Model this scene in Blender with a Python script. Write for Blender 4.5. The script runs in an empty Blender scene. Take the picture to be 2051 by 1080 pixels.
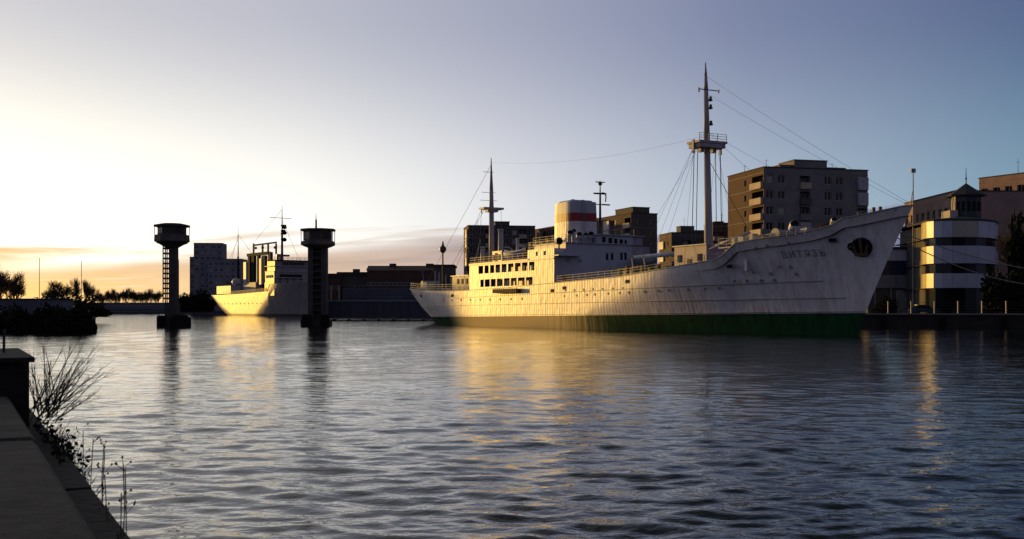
import bpy, math, random
import numpy as np
from mathutils import Vector, Matrix
from math import radians as R, sin, cos, pi, sqrt, atan2, tan

random.seed(7)
SC = bpy.context.scene
COL = SC.collection

# ------------------------------------------------------------------ camera
F, CX, HY, CH = 2200.0, 1025.5, 620.0, 2.45      # focal length and horizon of the photograph in its pixels, eye height in metres
cam = bpy.data.cameras.new("camera")
cam.sensor_width = 36.0
cam.lens = 36.0 * F / 2051.0
cam.shift_y = (HY - 540.0) / 2051.0
cam.clip_start = 0.1
cam.clip_end = 20000
cam.dof.use_dof = True
cam.dof.focus_distance = 110
cam.dof.aperture_fstop = 9.0
camo = bpy.data.objects.new("camera", cam)
camo.location = (0, 0, CH)
camo.rotation_euler = (R(90), 0, 0)
COL.objects.link(camo)
SC.camera = camo

# ------------------------------------------------------------------ sun and sky
SUN_AZ = 42.0      # degrees left of the view direction
SUN_EL = 3.0
sd = Vector((-sin(R(SUN_AZ)) * cos(R(SUN_EL)), cos(R(SUN_AZ)) * cos(R(SUN_EL)), sin(R(SUN_EL))))
sun = bpy.data.lights.new("sun", 'SUN')
sun.energy = 2.5
sun.color = (1.0, 0.575, 0.10)
sun.angle = R(0.6)
suno = bpy.data.objects.new("sun", sun)
suno.rotation_euler = (-sd).to_track_quat('-Z', 'Y').to_euler()
suno.location = (-60, 60, 40)
COL.objects.link(suno)

EXPOSURE = 0.6
W = bpy.data.worlds.new("World")
SC.world = W
W.use_nodes = True
def build_world():
    nt = W.node_tree
    nt.nodes.clear()
    N = nt.nodes.new
    L = nt.links.new
    def val(x, sock):
        if isinstance(x, (int, float)): sock.default_value = x
        else: L(x, sock)
    def M(op, a, b=None, c=None, clamp=False):
        n = N('ShaderNodeMath'); n.operation = op; n.use_clamp = clamp
        val(a, n.inputs[0])
        if b is not None: val(b, n.inputs[1])
        if c is not None: val(c, n.inputs[2])
        return n.outputs[0]
    def sm(x, lo, hi, a=0.0, b=1.0):
        n = N('ShaderNodeMapRange'); n.interpolation_type = 'SMOOTHSTEP'
        val(x, n.inputs['Value'])
        n.inputs['From Min'].default_value = lo; n.inputs['From Max'].default_value = hi
        n.inputs['To Min'].default_value = a; n.inputs['To Max'].default_value = b
        return n.outputs[0]
    def mix(f, a, b, mode='MIX'):
        n = N('ShaderNodeMix'); n.data_type = 'RGBA'; n.blend_type = mode
        val(f, n.inputs[0])
        for v, s in ((a, n.inputs[6]), (b, n.inputs[7])):
            if isinstance(v, tuple): s.default_value = (*v, 1)
            else: L(v, s)
        return n.outputs[2]
    out = N('ShaderNodeOutputWorld'); bg = N('ShaderNodeBackground')
    sky = N('ShaderNodeTexSky'); sky.sky_type = 'NISHITA'; sky.sun_disc = False
    sky.sun_elevation = R(SUN_EL); sky.sun_rotation = R(-SUN_AZ)
    sky.air_density = 1.0; sky.dust_density = 1.6; sky.ozone_density = 1.6
    tc = N('ShaderNodeTexCoord'); sp = N('ShaderNodeSeparateXYZ')
    L(tc.outputs['Generated'], sp.inputs[0])
    x, y, z = sp.outputs
    el = M('ARCSINE', z)
    az = M('ARCTAN2', x, y)                       # 0 ahead, negative left
    K = SKY_STRENGTH * 2.0 ** EXPOSURE            # sky colours below are written as they should read on the picture
    def ramp(x, stops, scale=4.0):
        r = N('ShaderNodeValToRGB'); e = r.color_ramp.elements
        while len(e) > 1: e.remove(e[-1])
        for i, (p, c) in enumerate(stops):
            q = e[0] if i == 0 else e.new(p)
            q.position = p; q.color = (*[v / scale for v in c], 1)
        val(x, r.inputs[0])
        return r.outputs[0]
    # angle round the horizon away from the sun, 0..1
    dl = M('ABSOLUTE', M('ADD', az, R(SUN_AZ)))
    dl = M('MINIMUM', dl, M('SUBTRACT', 2 * pi, dl))
    dl = M('DIVIDE', dl, pi)
    g = lambda d: d / 180.0
    low = ramp(dl, SKY_LOW); high = ramp(dl, SKY_HIGH)
    col = mix(sm(el, 0.05, 0.27), low, high)
    col = mix(sm(el, 0.24, 0.62), col, ramp(dl, SKY_MID))
    col = mix(sm(el, 0.55, 1.2), col, tuple(v / 4 for v in SKY_ZENITH))
    nis = mix(1.0, sky.outputs[0], (0.060 * K * 4, 0.060 * K * 4, 0.060 * K * 4), 'MULTIPLY')
    col = mix(0.08, col, nis)
    # low evening stratus: flat noise stretched along the horizon
    cv = N('ShaderNodeCombineXYZ')
    L(M('MULTIPLY', az, 3.0), cv.inputs[0])
    L(M('MULTIPLY', M('SUBTRACT', el, M('MULTIPLY', az, 0.05)), 42.0), cv.inputs[1])
    def cnoise(scale, det, dist):
        n1 = N('ShaderNodeTexNoise'); n1.inputs['Scale'].default_value = scale; n1.inputs['Detail'].default_value = det; n1.inputs['Roughness'].default_value = 0.55
        n1.inputs['Distortion'].default_value = dist; L(cv.outputs[0], n1.inputs['Vector']); return n1.outputs[0]
    n1 = cnoise(1.2, 6, .5)
    rim = M('ADD', M('ADD', M('MULTIPLY', sm(az, -0.40, -0.05), 0.022), 0.050), M('MULTIPLY', sm(az, .22, .36), 0.022))
    dens = M('ADD', M('MULTIPLY', M('SUBTRACT', rim, el), M('ADD', 30.0, M('MULTIPLY', sm(az, -.35, -.08), 45.0))), M('MULTIPLY', M('SUBTRACT', n1, 0.5), 4.4))
    mask = sm(dens, -0.1, 0.7)
    gap = M('DIVIDE', M('SUBTRACT', el, M('ADD', M('MULTIPLY', az, .085), 0.0715)), 0.0065)
    gap = M('POWER', 2.718, M('MULTIPLY', M('MULTIPLY', gap, gap), -1.0))
    gap = M('MULTIPLY', gap, sm(cnoise(.8, 3, .3), .42, .56, .35, 1.0))
    mask = M('MULTIPLY', mask, M('SUBTRACT', 1.0, M('MULTIPLY', gap, 0.85)))
    mask = M('MULTIPLY', mask, sm(el, 0.125, 0.10))
    ccol = ramp(dl, CLOUDS)
    ccol = mix(1.0, ccol, ramp(cnoise(2.2, 5, .3), [(.3, (3.0, 3.05, 3.2)), (.7, (4.9, 4.85, 4.7))]), 'MULTIPLY')
    glow = mix(sm(el, 0.055, 0.0, 0, .85), ccol, ramp(dl, CLOUD_BASE))
    col = mix(M('MULTIPLY', mask, 0.9), col, glow)
    # back to scene units
    col = mix(1.0, col, (4.3 / K, 4.3 / K, 4.3 / K), 'MULTIPLY')
    L(col, bg.inputs[0])
    bg.inputs[1].default_value = SKY_STRENGTH
    L(bg.outputs[0], out.inputs[0])

SKY_STRENGTH = 0.10
SKY_LOW = [(0.0, (1.9, 1.7, 1.2)), (0.09, (1.42, 1.36, 1.14)), (0.17, (1.12, 1.10, 1.02)), (0.24, (.73, .75, .80)), (0.30, (.44, .52, .63)), (0.375, (.20, .345, .46)), (0.52, (.19, .20, .31)), (1.0, (.25, .235, .33))]
SKY_HIGH = [(0.0, (.80, .78, .78)), (0.09, (.60, .60, .64)), (0.17, (.48, .49, .57)), (0.24, (.335, .355, .475)), (0.30, (.19, .225, .365)), (0.375, (.085, .125, .255)), (0.52, (.115, .125, .215)), (1.0, (.15, .15, .24))]
SKY_MID = [(0.0, (.78, .74, .68)), (0.09, (.66, .63, .58)), (0.17, (.40, .39, .38)), (0.24, (.11, .115, .115)), (0.30, (.034, .039, .040)), (0.375, (.022, .026, .030)), (0.6, (.10, .105, .15)), (1.0, (.13, .13, .19))]
SKY_ZENITH = (.065, .070, .095)
CLOUDS = [(0.0, (1.2, .75, .25)), (0.10, (.85, .50, .22)), (0.17, (.60, .42, .30)), (0.24, (.40, .31, .31)), (0.31, (.28, .27, .36)), (0.375, (.17, .20, .36)), (1.0, (.08, .09, .16))]
CLOUD_BASE = [(0.0, (2.4, 1.1, .12)), (0.085, (1.5, .78, .10)), (0.15, (.95, .62, .26)), (0.24, (.58, .42, .38)), (0.375, (.22, .24, .36)), (1.0, (.08, .09, .16))]
build_world()

SC.view_settings.view_transform = 'Standard'
SC.view_settings.look = 'None'
SC.view_settings.exposure = EXPOSURE
SC.view_settings.gamma = 1.0
SC.view_settings.use_curve_mapping = False
SC.render.engine = 'CYCLES'
SC.cycles.max_bounces = 6
SC.cycles.caustics_reflective = False

# ------------------------------------------------------------------ helpers
def PX(px, Y): return (px - CX) / F * Y
def PZ(py, Y): return CH + (HY - py) / F * Y

def material(name, col, rough=0.7, var=0.0, vscale=3.0, metal=0.0, spec=0.5, bump=0.0, bscale=20.0, col2=None, stretch=(1, 1, 1), detail=5):
    m = bpy.data.materials.new(name); m.use_nodes = True
    nt = m.node_tree; b = nt.nodes['Principled BSDF']
    b.inputs['Base Color'].default_value = (*col, 1); b.inputs['Roughness'].default_value = rough
    b.inputs['Metallic'].default_value = metal; b.inputs['Specular IOR Level'].default_value = spec
    tc = nt.nodes.new('ShaderNodeTexCoord'); mp = nt.nodes.new('ShaderNodeMapping')
    mp.inputs['Scale'].default_value = stretch
    nt.links.new(tc.outputs['Object'], mp.inputs[0])
    if var or col2:
        n = nt.nodes.new('ShaderNodeTexNoise'); n.inputs['Scale'].default_value = vscale; n.inputs['Detail'].default_value = detail
        n.inputs['Roughness'].default_value = 0.65
        nt.links.new(mp.outputs[0], n.inputs['Vector'])
        r = nt.nodes.new('ShaderNodeValToRGB')
        r.color_ramp.elements[0].position = 0.32; r.color_ramp.elements[1].position = 0.68
        c2 = col2 if col2 else tuple(c * (1 - var) for c in col)
        r.color_ramp.elements[0].color = (*c2, 1)
        r.color_ramp.elements[1].color = (*[min(1, c * (1 + var * 0.5)) for c in col], 1)
        nt.links.new(n.outputs[0], r.inputs[0]); nt.links.new(r.outputs[0], b.inputs['Base Color'])
    if bump:
        n2 = nt.nodes.new('ShaderNodeTexNoise'); n2.inputs['Scale'].default_value = bscale; n2.inputs['Detail'].default_value = 4
        nt.links.new(mp.outputs[0], n2.inputs['Vector'])
        bp = nt.nodes.new('ShaderNodeBump'); bp.inputs['Strength'].default_value = bump; bp.inputs['Distance'].default_value = 0.05
        nt.links.new(n2.outputs[0], bp.inputs['Height']); nt.links.new(bp.outputs[0], b.inputs['Normal'])
    return m

def brick_material(name, c1, c2, mortar):
    m = material(name, c1, 0.9)
    nt = m.node_tree; b = nt.nodes['Principled BSDF']
    tc = nt.nodes.new('ShaderNodeTexCoord'); mp = nt.nodes.new('ShaderNodeMapping')
    sx = nt.nodes.new('ShaderNodeSeparateXYZ'); ad = nt.nodes.new('ShaderNodeMath'); cb = nt.nodes.new('ShaderNodeCombineXYZ')
    nt.links.new(tc.outputs['Object'], sx.inputs[0])
    nt.links.new(sx.outputs[0], ad.inputs[0]); nt.links.new(sx.outputs[1], ad.inputs[1])
    nt.links.new(ad.outputs[0], cb.inputs[0]); nt.links.new(sx.outputs[2], cb.inputs[1])
    br = nt.nodes.new('ShaderNodeTexBrick'); br.inputs['Scale'].default_value = 1.0
    br.inputs['Brick Width'].default_value = 0.5; br.inputs['Row Height'].default_value = 0.16; br.inputs['Mortar Size'].default_value = 0.02
    br.inputs['Color1'].default_value = (*c1, 1); br.inputs['Color2'].default_value = (*c2, 1); br.inputs['Mortar'].default_value = (*mortar, 1)
    nt.links.new(cb.outputs[0], br.inputs['Vector'])
    ns = nt.nodes.new('ShaderNodeTexNoise'); ns.inputs['Scale'].default_value = 0.35; ns.inputs['Detail'].default_value = 6
    nt.links.new(tc.outputs['Object'], ns.inputs['Vector'])
    mx = nt.nodes.new('ShaderNodeMix'); mx.data_type = 'RGBA'; mx.blend_type = 'MULTIPLY'; mx.inputs[0].default_value = 0.7
    rp = nt.nodes.new('ShaderNodeValToRGB'); rp.color_ramp.elements[0].position = 0.3; rp.color_ramp.elements[1].position = 0.7
    rp.color_ramp.elements[0].color = (0.55, 0.55, 0.55, 1)
    nt.links.new(ns.outputs[0], rp.inputs[0])
    nt.links.new(br.outputs[0], mx.inputs[6]); nt.links.new(rp.outputs[0], mx.inputs[7])
    nt.links.new(mx.outputs[2], b.inputs['Base Color'])
    return m

class MB:
    def __init__(s): s.v = []; s.f = []; s.m = []
    def face(s, pts, m=0):
        i = len(s.v); s.v += [tuple(p) for p in pts]; s.f.append(tuple(range(i, i + len(pts)))); s.m.append(m); return s
    def box(s, x0, x1, y0, y1, z0, z1, m=0):
        if x0 > x1: x0, x1 = x1, x0
        if y0 > y1: y0, y1 = y1, y0
        if z0 > z1: z0, z1 = z1, z0
        i = len(s.v)
        s.v += [(x0, y0, z0), (x1, y0, z0), (x1, y1, z0), (x0, y1, z0), (x0, y0, z1), (x1, y0, z1), (x1, y1, z1), (x0, y1, z1)]
        for q in ((0, 3, 2, 1), (4, 5, 6, 7), (0, 1, 5, 4), (1, 2, 6, 5), (2, 3, 7, 6), (3, 0, 4, 7)):
            s.f.append(tuple(i + k for k in q)); s.m.append(m)
        return s
    def prism(s, poly, z0, z1, m=0, top=None):
        """poly counter-clockwise list of (x, y); top: optional second polygon"""
        n = len(poly); i = len(s.v); t = top or poly
        s.v += [(p[0], p[1], z0) for p in poly] + [(p[0], p[1], z1) for p in t]
        s.f.append(tuple(i + k for k in reversed(range(n)))); s.m.append(m)
        s.f.append(tuple(i + n + k for k in range(n))); s.m.append(m)
        for k in range(n):
            s.f.append((i + k, i + (k + 1) % n, i + n + (k + 1) % n, i + n + k)); s.m.append(m)
        return s
    def tube(s, p0, p1, r0, r1=None, n=8, m=0, cap=True):
        r1 = r0 if r1 is None else r1
        p0 = Vector(p0); p1 = Vector(p1); d = (p1 - p0)
        if d.length < 1e-6: return s
        d.normalize(); a = d.orthogonal().normalized(); b = d.cross(a); i = len(s.v)
        for p, r in ((p0, r0), (p1, r1)):
            for k in range(n):
                t = 2 * pi * k / n; q = p + a * (cos(t) * r) + b * (sin(t) * r); s.v.append(tuple(q))
        for k in range(n):
            s.f.append((i + k, i + (k + 1) % n, i + n + (k + 1) % n, i + n + k)); s.m.append(m)
        if cap:
            s.f.append(tuple(i + k for k in reversed(range(n)))); s.m.append(m)
            s.f.append(tuple(i + n + k for k in range(n))); s.m.append(m)
        return s
    def path(s, pts, r, n=5, m=0):
        for a, b in zip(pts[:-1], pts[1:]): s.tube(a, b, r, r, n, m, False)
        return s
    def lathe(s, prof, c=(0, 0, 0), n=16, m=0, sx=1.0, sy=1.0, phase=0.0):
        """prof: list of (r, z)"""
        i = len(s.v); k = len(prof)
        for r, z in prof:
            for j in range(n):
                t = 2 * pi * j / n + phase; s.v.append((c[0] + cos(t) * r * sx, c[1] + sin(t) * r * sy, c[2] + z))
        for a in range(k - 1):
            for j in range(n):
                s.f.append((i + a * n + j, i + a * n + (j + 1) % n, i + (a + 1) * n + (j + 1) % n, i + (a + 1) * n + j)); s.m.append(m)
        s.f.append(tuple(i + j for j in reversed(range(n)))); s.m.append(m)
        s.f.append(tuple(i + (k - 1) * n + j for j in range(n))); s.m.append(m)
        return s
    def mesh(s, name, mats, smooth=False):
        me = bpy.data.meshes.new(name); me.from_pydata(s.v, [], s.f); me.update()
        for q in (mats if isinstance(mats, (list, tuple)) else [mats]): me.materials.append(q)
        me.polygons.foreach_set('material_index', s.m)
        if smooth: me.polygons.foreach_set('use_smooth', [True] * len(me.polygons))
        return me
    def build(s, name, mats, parent=None, smooth=False, **kw):
        return link(name, s.mesh(name, mats, smooth), parent, **kw)

def link(name, data, parent=None, loc=None, rotz=None, label=None, kind=None, scale=None):
    o = bpy.data.objects.new(name, data); COL.objects.link(o)
    if parent is not None: o.parent = parent
    if loc is not None: o.location = loc
    if rotz is not None: o.rotation_euler = (0, 0, rotz)
    if scale is not None: o.scale = scale
    if label: o['label'] = label
    if kind: o['kind'] = kind
    return o
def tag(o, label, cat, group=None, kind=None):
    if label: o['label'] = label
    if cat: o['category'] = cat
    if group: o['group'] = group
    if kind: o['kind'] = kind
    return o
def thing(name, label, cat, loc=(0, 0, 0), rotz=0.0, group=None):
    o = bpy.data.objects.new(name, None); COL.objects.link(o); o.location = loc; o.rotation_euler = (0, 0, rotz)
    o.empty_display_size = 0.3
    return tag(o, label, cat, group)
def setting(o): o['kind'] = 'structure'; return o

# ------------------------------------------------------------------ materials
M = {}
M['concrete'] = material('concrete', (0.22, 0.20, 0.18), 0.9, 0.35, 0.6, bump=0.3)
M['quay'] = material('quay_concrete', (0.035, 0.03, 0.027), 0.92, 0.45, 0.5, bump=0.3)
M['soil'] = material('soil', (0.05, 0.045, 0.035), 0.95, 0.4, 0.3, bump=0.4, bscale=3)
M['dark_metal'] = material('dark_metal', (0.035, 0.035, 0.04), 0.55, 0.3, 4)
M['rust_metal'] = material('rusty_metal', (0.10, 0.06, 0.045), 0.8, 0.5, 3)
M['grey_paint'] = material('grey_paint', (0.25, 0.26, 0.28), 0.6, 0.25, 2)
M['white_rail'] = material('white_rail', (0.28, 0.27, 0.27), 0.55)
M['black'] = material('black_rubber', (0.010, 0.010, 0.012), 0.85, spec=0.15)
M['glass_dark'] = material('dark_glass', (0.008, 0.010, 0.013), 0.12, spec=0.22)
M['curtain'] = material('curtained_pane', (0.30, 0.29, 0.27), 0.25, 0.5, 1.2)
M['frame_white'] = material('window_frame', (0.45, 0.43, 0.40), 0.6)
M['roof_dark'] = material('roof_felt', (0.035, 0.035, 0.038), 0.9, 0.3, 1)
M['bark'] = material('bark', (0.055, 0.04, 0.032), 0.95)
M['leaf_dark'] = material('dark_foliage', (0.016, 0.019, 0.011), 0.95, 0.4, 2, 0, .1)
M['red'] = material('red_paint', (0.24, 0.008, 0.010), 0.5, 0.15, 1)
M['wood'] = material('weathered_wood', (0.16, 0.10, 0.06), 0.85, 0.4, 3)
M['canvas'] = material('pale_canvas', (0.58, 0.55, 0.45), 0.85, 0.2, 2)
M['green_tarp'] = material('green_tarpaulin', (0.20, 0.24, 0.09), 0.85, 0.3, 1)
M['purple'] = material('mauve_paint', (0.30, 0.25, 0.33), 0.6, 0.2, 1)

def ship_paint(name, white=(0.68, 0.65, 0.70)):
    """weathered white topsides: rust and dirt runs, dished plating between the frames"""
    m = material(name, white, 0.45, spec=0.35)
    nt = m.node_tree; b = nt.nodes['Principled BSDF']; N = nt.nodes.new; L = nt.links.new
    tc = N('ShaderNodeTexCoord')
    def noise(scale, st, det=5, rough=0.6):
        mp = N('ShaderNodeMapping'); mp.inputs['Scale'].default_value = st; L(tc.outputs['Object'], mp.inputs[0])
        n = N('ShaderNodeTexNoise'); n.inputs['Scale'].default_value = scale; n.inputs['Detail'].default_value = det; n.inputs['Roughness'].default_value = rough
        L(mp.outputs[0], n.inputs['Vector']); return n.outputs[0]
    def ramp(src, p0, c0, p1, c1):
        r = N('ShaderNodeValToRGB'); r.color_ramp.elements[0].position = p0; r.color_ramp.elements[0].color = (*c0, 1)
        r.color_ramp.elements[1].position = p1; r.color_ramp.elements[1].color = (*c1, 1); L(src, r.inputs[0]); return r.outputs[0]
    def mul(f, a, bb):
        x = N('ShaderNodeMix'); x.data_type = 'RGBA'; x.blend_type = 'MULTIPLY'; x.inputs[0].default_value = f
        if isinstance(a, tuple): x.inputs[6].default_value = (*a, 1)
        else: L(a, x.inputs[6])
        L(bb, x.inputs[7]); return x.outputs[2]
    c = mul(0.9, white, ramp(noise(1.3, (1.0, 1.0, 0.12)), 0.36, (0.80, 0.74, 0.70), 0.56, (1, 1, 1)))
    c = mul(0.7, c, ramp(noise(0.22, (1, 1, 1)), 0.35, (0.82, 0.78, 0.80), 0.62, (1, 1, 1)))
    c = mul(0.55, c, ramp(noise(4.0, (1, 1, 0.05), 3), 0.58, (1, 1, 1), 0.70, (0.62, 0.48, 0.38)))
    L(c, b.inputs['Base Color'])
    # frames every 0.6 m and strakes every 1.4 m show as shallow dents
    sp = N('ShaderNodeSeparateXYZ'); L(tc.outputs['Object'], sp.inputs[0])
    def math(op, a, bb):
        n = N('ShaderNodeMath'); n.operation = op
        for i, q in enumerate((a, bb)):
            if isinstance(q, (int, float)): n.inputs[i].default_value = q
            else: L(q, n.inputs[i])
        return n.outputs[0]
    fr = math('ABSOLUTE', math('SINE', math('MULTIPLY', sp.outputs[0], pi / 0.62), 0), 0)
    st = math('ABSOLUTE', math('SINE', math('MULTIPLY', sp.outputs[2], pi / 1.35), 0), 0)
    plate = math('MULTIPLY', math('MULTIPLY', math('POWER', fr, 0.45), math('ADD', math('MULTIPLY', math('POWER', st, 0.4), 0.35), 0.65)), math('MULTIPLY', noise(0.35, (1, 1, 2.5), 3), 1.8))
    h = math('ADD', math('MULTIPLY', plate, -0.6), math('MULTIPLY', noise(1.1, (1, 1, .6), 4), 2.6))
    bp = N('ShaderNodeBump'); bp.inputs['Strength'].default_value = 0.55; bp.inputs['Distance'].default_value = 0.035
    L(h, bp.inputs['Height']); L(bp.outputs[0], b.inputs['Normal'])
    return m
M['ship_white'] = ship_paint('ship_white_paint')
M['ship_white_old'] = ship_paint('stained_white_paint', (0.29, 0.27, 0.29))
M['house_white'] = material('deckhouse_white', (0.36, 0.37, 0.46), 0.5, 0.12, 1.0, stretch=(1, 1, 0.3))
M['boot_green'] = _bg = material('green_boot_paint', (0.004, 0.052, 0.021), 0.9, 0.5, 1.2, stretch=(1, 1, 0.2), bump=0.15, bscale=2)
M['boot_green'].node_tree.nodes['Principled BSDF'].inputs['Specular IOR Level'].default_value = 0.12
def boot_sun_glow():  # golden sun glow on the aft boot-topping, painted into its colour
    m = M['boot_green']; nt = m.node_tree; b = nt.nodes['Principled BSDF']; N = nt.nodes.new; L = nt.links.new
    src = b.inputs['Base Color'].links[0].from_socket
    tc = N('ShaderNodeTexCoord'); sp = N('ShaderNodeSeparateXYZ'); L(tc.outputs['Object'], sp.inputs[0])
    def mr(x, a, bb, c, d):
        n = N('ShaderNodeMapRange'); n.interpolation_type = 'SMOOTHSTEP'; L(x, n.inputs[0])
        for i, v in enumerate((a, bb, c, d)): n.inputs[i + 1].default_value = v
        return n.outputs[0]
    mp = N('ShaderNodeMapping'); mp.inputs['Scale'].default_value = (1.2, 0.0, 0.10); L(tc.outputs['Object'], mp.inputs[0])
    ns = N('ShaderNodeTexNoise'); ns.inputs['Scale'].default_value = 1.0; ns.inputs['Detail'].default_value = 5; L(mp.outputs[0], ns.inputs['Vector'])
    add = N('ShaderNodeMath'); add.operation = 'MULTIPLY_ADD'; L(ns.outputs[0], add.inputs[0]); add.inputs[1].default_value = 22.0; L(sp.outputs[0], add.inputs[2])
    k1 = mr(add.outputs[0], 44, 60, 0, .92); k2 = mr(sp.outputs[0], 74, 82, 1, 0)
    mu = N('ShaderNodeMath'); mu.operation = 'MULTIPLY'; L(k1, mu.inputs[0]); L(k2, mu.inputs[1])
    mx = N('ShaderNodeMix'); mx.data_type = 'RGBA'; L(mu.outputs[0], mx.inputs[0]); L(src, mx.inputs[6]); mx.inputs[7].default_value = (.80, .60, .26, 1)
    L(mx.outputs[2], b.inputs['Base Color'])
boot_sun_glow()
M['boot_dark'] = material('dark_boot_paint', (0.03, 0.02, 0.02), 0.6, 0.4, 1)
M['deck'] = material('deck_planking', (0.20, 0.13, 0.09), 0.85, 0.3, 1.5)

# ------------------------------------------------------------------ water
def water_material():
    m = bpy.data.materials.new('canal_water'); m.use_nodes = True
    nt = m.node_tree; b = nt.nodes['Principled BSDF']; N = nt.nodes.new; L = nt.links.new
    b.inputs['Base Color'].default_value = (0.014, 0.019, 0.017, 1)
    b.inputs['Roughness'].default_value = 0.045; b.inputs['IOR'].default_value = 1.333
    tc = N('ShaderNodeTexCoord')
    def noise(scale, st, rot, det, rough=0.5, dist=0.0):
        mp = N('ShaderNodeMapping'); mp.inputs['Scale'].default_value = st; mp.inputs['Rotation'].default_value = (0, 0, rot)
        L(tc.outputs['Object'], mp.inputs[0])
        n = N('ShaderNodeTexNoise'); n.inputs['Scale'].default_value = scale; n.inputs['Detail'].default_value = det
        n.inputs['Roughness'].default_value = rough; n.inputs['Distortion'].default_value = dist
        L(mp.outputs[0], n.inputs['Vector']); return n.outputs[0]
    def add(a, wa, bb, wb):
        x = N('ShaderNodeMath'); x.operation = 'MULTIPLY'; L(a, x.inputs[0]); x.inputs[1].default_value = wa
        y = N('ShaderNodeMath'); y.operation = 'MULTIPLY_ADD'; L(bb, y.inputs[0]); y.inputs[1].default_value = wb; L(x.outputs[0], y.inputs[2])
        return y.outputs[0]
    n1 = noise(2.0, (0.75, 1, 1), 0.25, 3, 0.5, 0.3)
    n2 = noise(5.5, (0.75, 1, 1), -0.3, 3, 0.55, 0.2)
    n3 = noise(0.12, (1, 1, 1), 0, 2)
    n4 = noise(13.0, (0.8, 1, 1), 0.4, 2)
    h = add(n1, 0.036, n2, 0.0145)
    x4 = N('ShaderNodeMath'); x4.operation = 'MULTIPLY_ADD'; L(n4, x4.inputs[0]); x4.inputs[1].default_value = 0.0036; L(h, x4.inputs[2]); h = x4.outputs[0]
    bp = N('ShaderNodeBump'); bp.inputs['Distance'].default_value = 1.0
    mr = N('ShaderNodeMapRange'); mr.inputs['From Min'].default_value = 0.35; mr.inputs['From Max'].default_value = 0.65
    mr.inputs['To Min'].default_value = 0.55; mr.inputs['To Max'].default_value = 1.0
    L(n3, mr.inputs[0]); L(mr.outputs[0], bp.inputs['Strength'])
    L(h, bp.inputs['Height']); L(bp.outputs[0], b.inputs['Normal'])
    return m
M['water'] = water_material()

def make_water():
    rng = np.random.default_rng(3)
    dense = np.linspace(-36, 36, 520)
    left = np.linspace(-180, -36.6, 40); right = np.linspace(36.6, 176, 40)
    ang = np.radians(np.concatenate([left, dense, right]))
    rr = np.concatenate([[1.0, 2.5], np.geomspace(4, 260, 820), np.geomspace(290, 6000, 30)])
    A, Rr = np.meshgrid(ang, rr)
    X = np.sin(A) * Rr; Y = np.cos(A) * Rr
    Z = np.zeros_like(X)
    n = 110
    lam = np.exp(rng.uniform(np.log(0.20), np.log(1.9), n))
    # wind waves run roughly towards the camera with a wide spread
    th = rng.normal(-1.74, 0.60, n)
    amp = 0.0022 * np.minimum(lam, 0.9) ** 0.72 * rng.uniform(0.5, 1.5, n)
    lam[:12] = rng.uniform(2.2, 4.8, 12); amp[:12] = 0.0042 * rng.uniform(.5, 1.3, 12)
    ph = rng.uniform(0, 2 * pi, n)
    for l, t, a, p in zip(lam, th, amp, ph):
        k = 2 * pi / l
        # fade a wave out where the grid gets too coarse for it
        cell = Rr * (math.radians(72) / 520)
        cell = np.maximum(cell, Rr * 0.0051)
        fade = np.clip((l / np.maximum(cell, 1e-3) - 2.5) / 3.0, 0, 1)
        Z += fade * a * np.sin(k * (X * cos(t) + Y * sin(t)) + p)
    patch = 0.74 + 0.46 * np.sin(X * 0.11 + 1.3 * np.sin(Y * 0.05)) * np.sin(Y * 0.07 + 0.8)
    Z *= patch
    Z[np.abs(np.degrees(A)) > 36.3] = 0
    nr, na = X.shape
    co = np.stack([X, Y, Z], -1).reshape(-1, 3)
    i = np.arange(nr - 1)[:, None] * na + np.arange(na)[None, :]
    j = np.arange(nr - 1)[:, None] * na + (np.arange(na)[None, :] + 1) % na
    quads = np.stack([i, j, j + na, i + na], -1).reshape(-1, 4)[:, ::-1]
    me = bpy.data.meshes.new('water')
    me.vertices.add(len(co)); me.vertices.foreach_set('co', co.astype(np.float32).ravel())
    me.loops.add(quads.size); me.loops.foreach_set('vertex_index', quads.astype(np.int32).ravel())
    me.polygons.add(len(quads)); me.polygons.foreach_set('loop_start', np.arange(0, quads.size, 4, dtype=np.int32))
    me.polygons.foreach_set('use_smooth', np.ones(len(quads), dtype=bool))
    me.update(); me.validate()
    me.materials.append(M['water'])
    setting(link('water', me))
make_water()

# ------------------------------------------------------------------ ground and banks
g = MB()
def slab(poly, z0, z1, name, mat):
    return setting(MB().prism(poly, z0, z1).build(name, mat))
QY = 154.0
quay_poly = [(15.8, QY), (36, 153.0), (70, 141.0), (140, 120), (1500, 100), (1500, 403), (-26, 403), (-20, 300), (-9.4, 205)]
slab(quay_poly, -2, 1.72, 'quay', M['quay'])
slab([(-600, 642), (-112, 642), (-100, 466), (-61, 404.5), (1500, 404.5), (5000, 6000), (-5000, 6000), (-3000, 642)], -2, 1.6, 'ground', M['soil'])
slab([(-50.5, 113.5), (-48.0, 117), (-50, 126), (-72, 190), (-98, 258), (-130, 300), (-900, 330), (-900, 160), (-120, 118), (-70, 112)], -2, 1.15, 'left_bank', M['soil'])


# ------------------------------------------------------------------ the large white ship: local x runs aft from the stem, y to starboard
TH = 27.6
AX, AY = -sin(R(TH)), cos(R(TH))
NX, NY = -cos(R(TH)), -sin(R(TH))
S0X, S0Y = 32.8, 104.0
def SU(px, v=0.0):
    k = (px - CX) / F
    return (k * (S0Y + v * NY) - S0X - v * NX) / (AX - k * AY)
def SZ(px, py, v=0.0):
    u = SU(px, v); Y = S0Y + u * AY + v * NY
    return PZ(py, Y)
def SV(px, u):
    k = (px - CX) / F
    return (k * (S0Y + u * AY) - S0X - u * AX) / (NX - k * NY)

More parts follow.
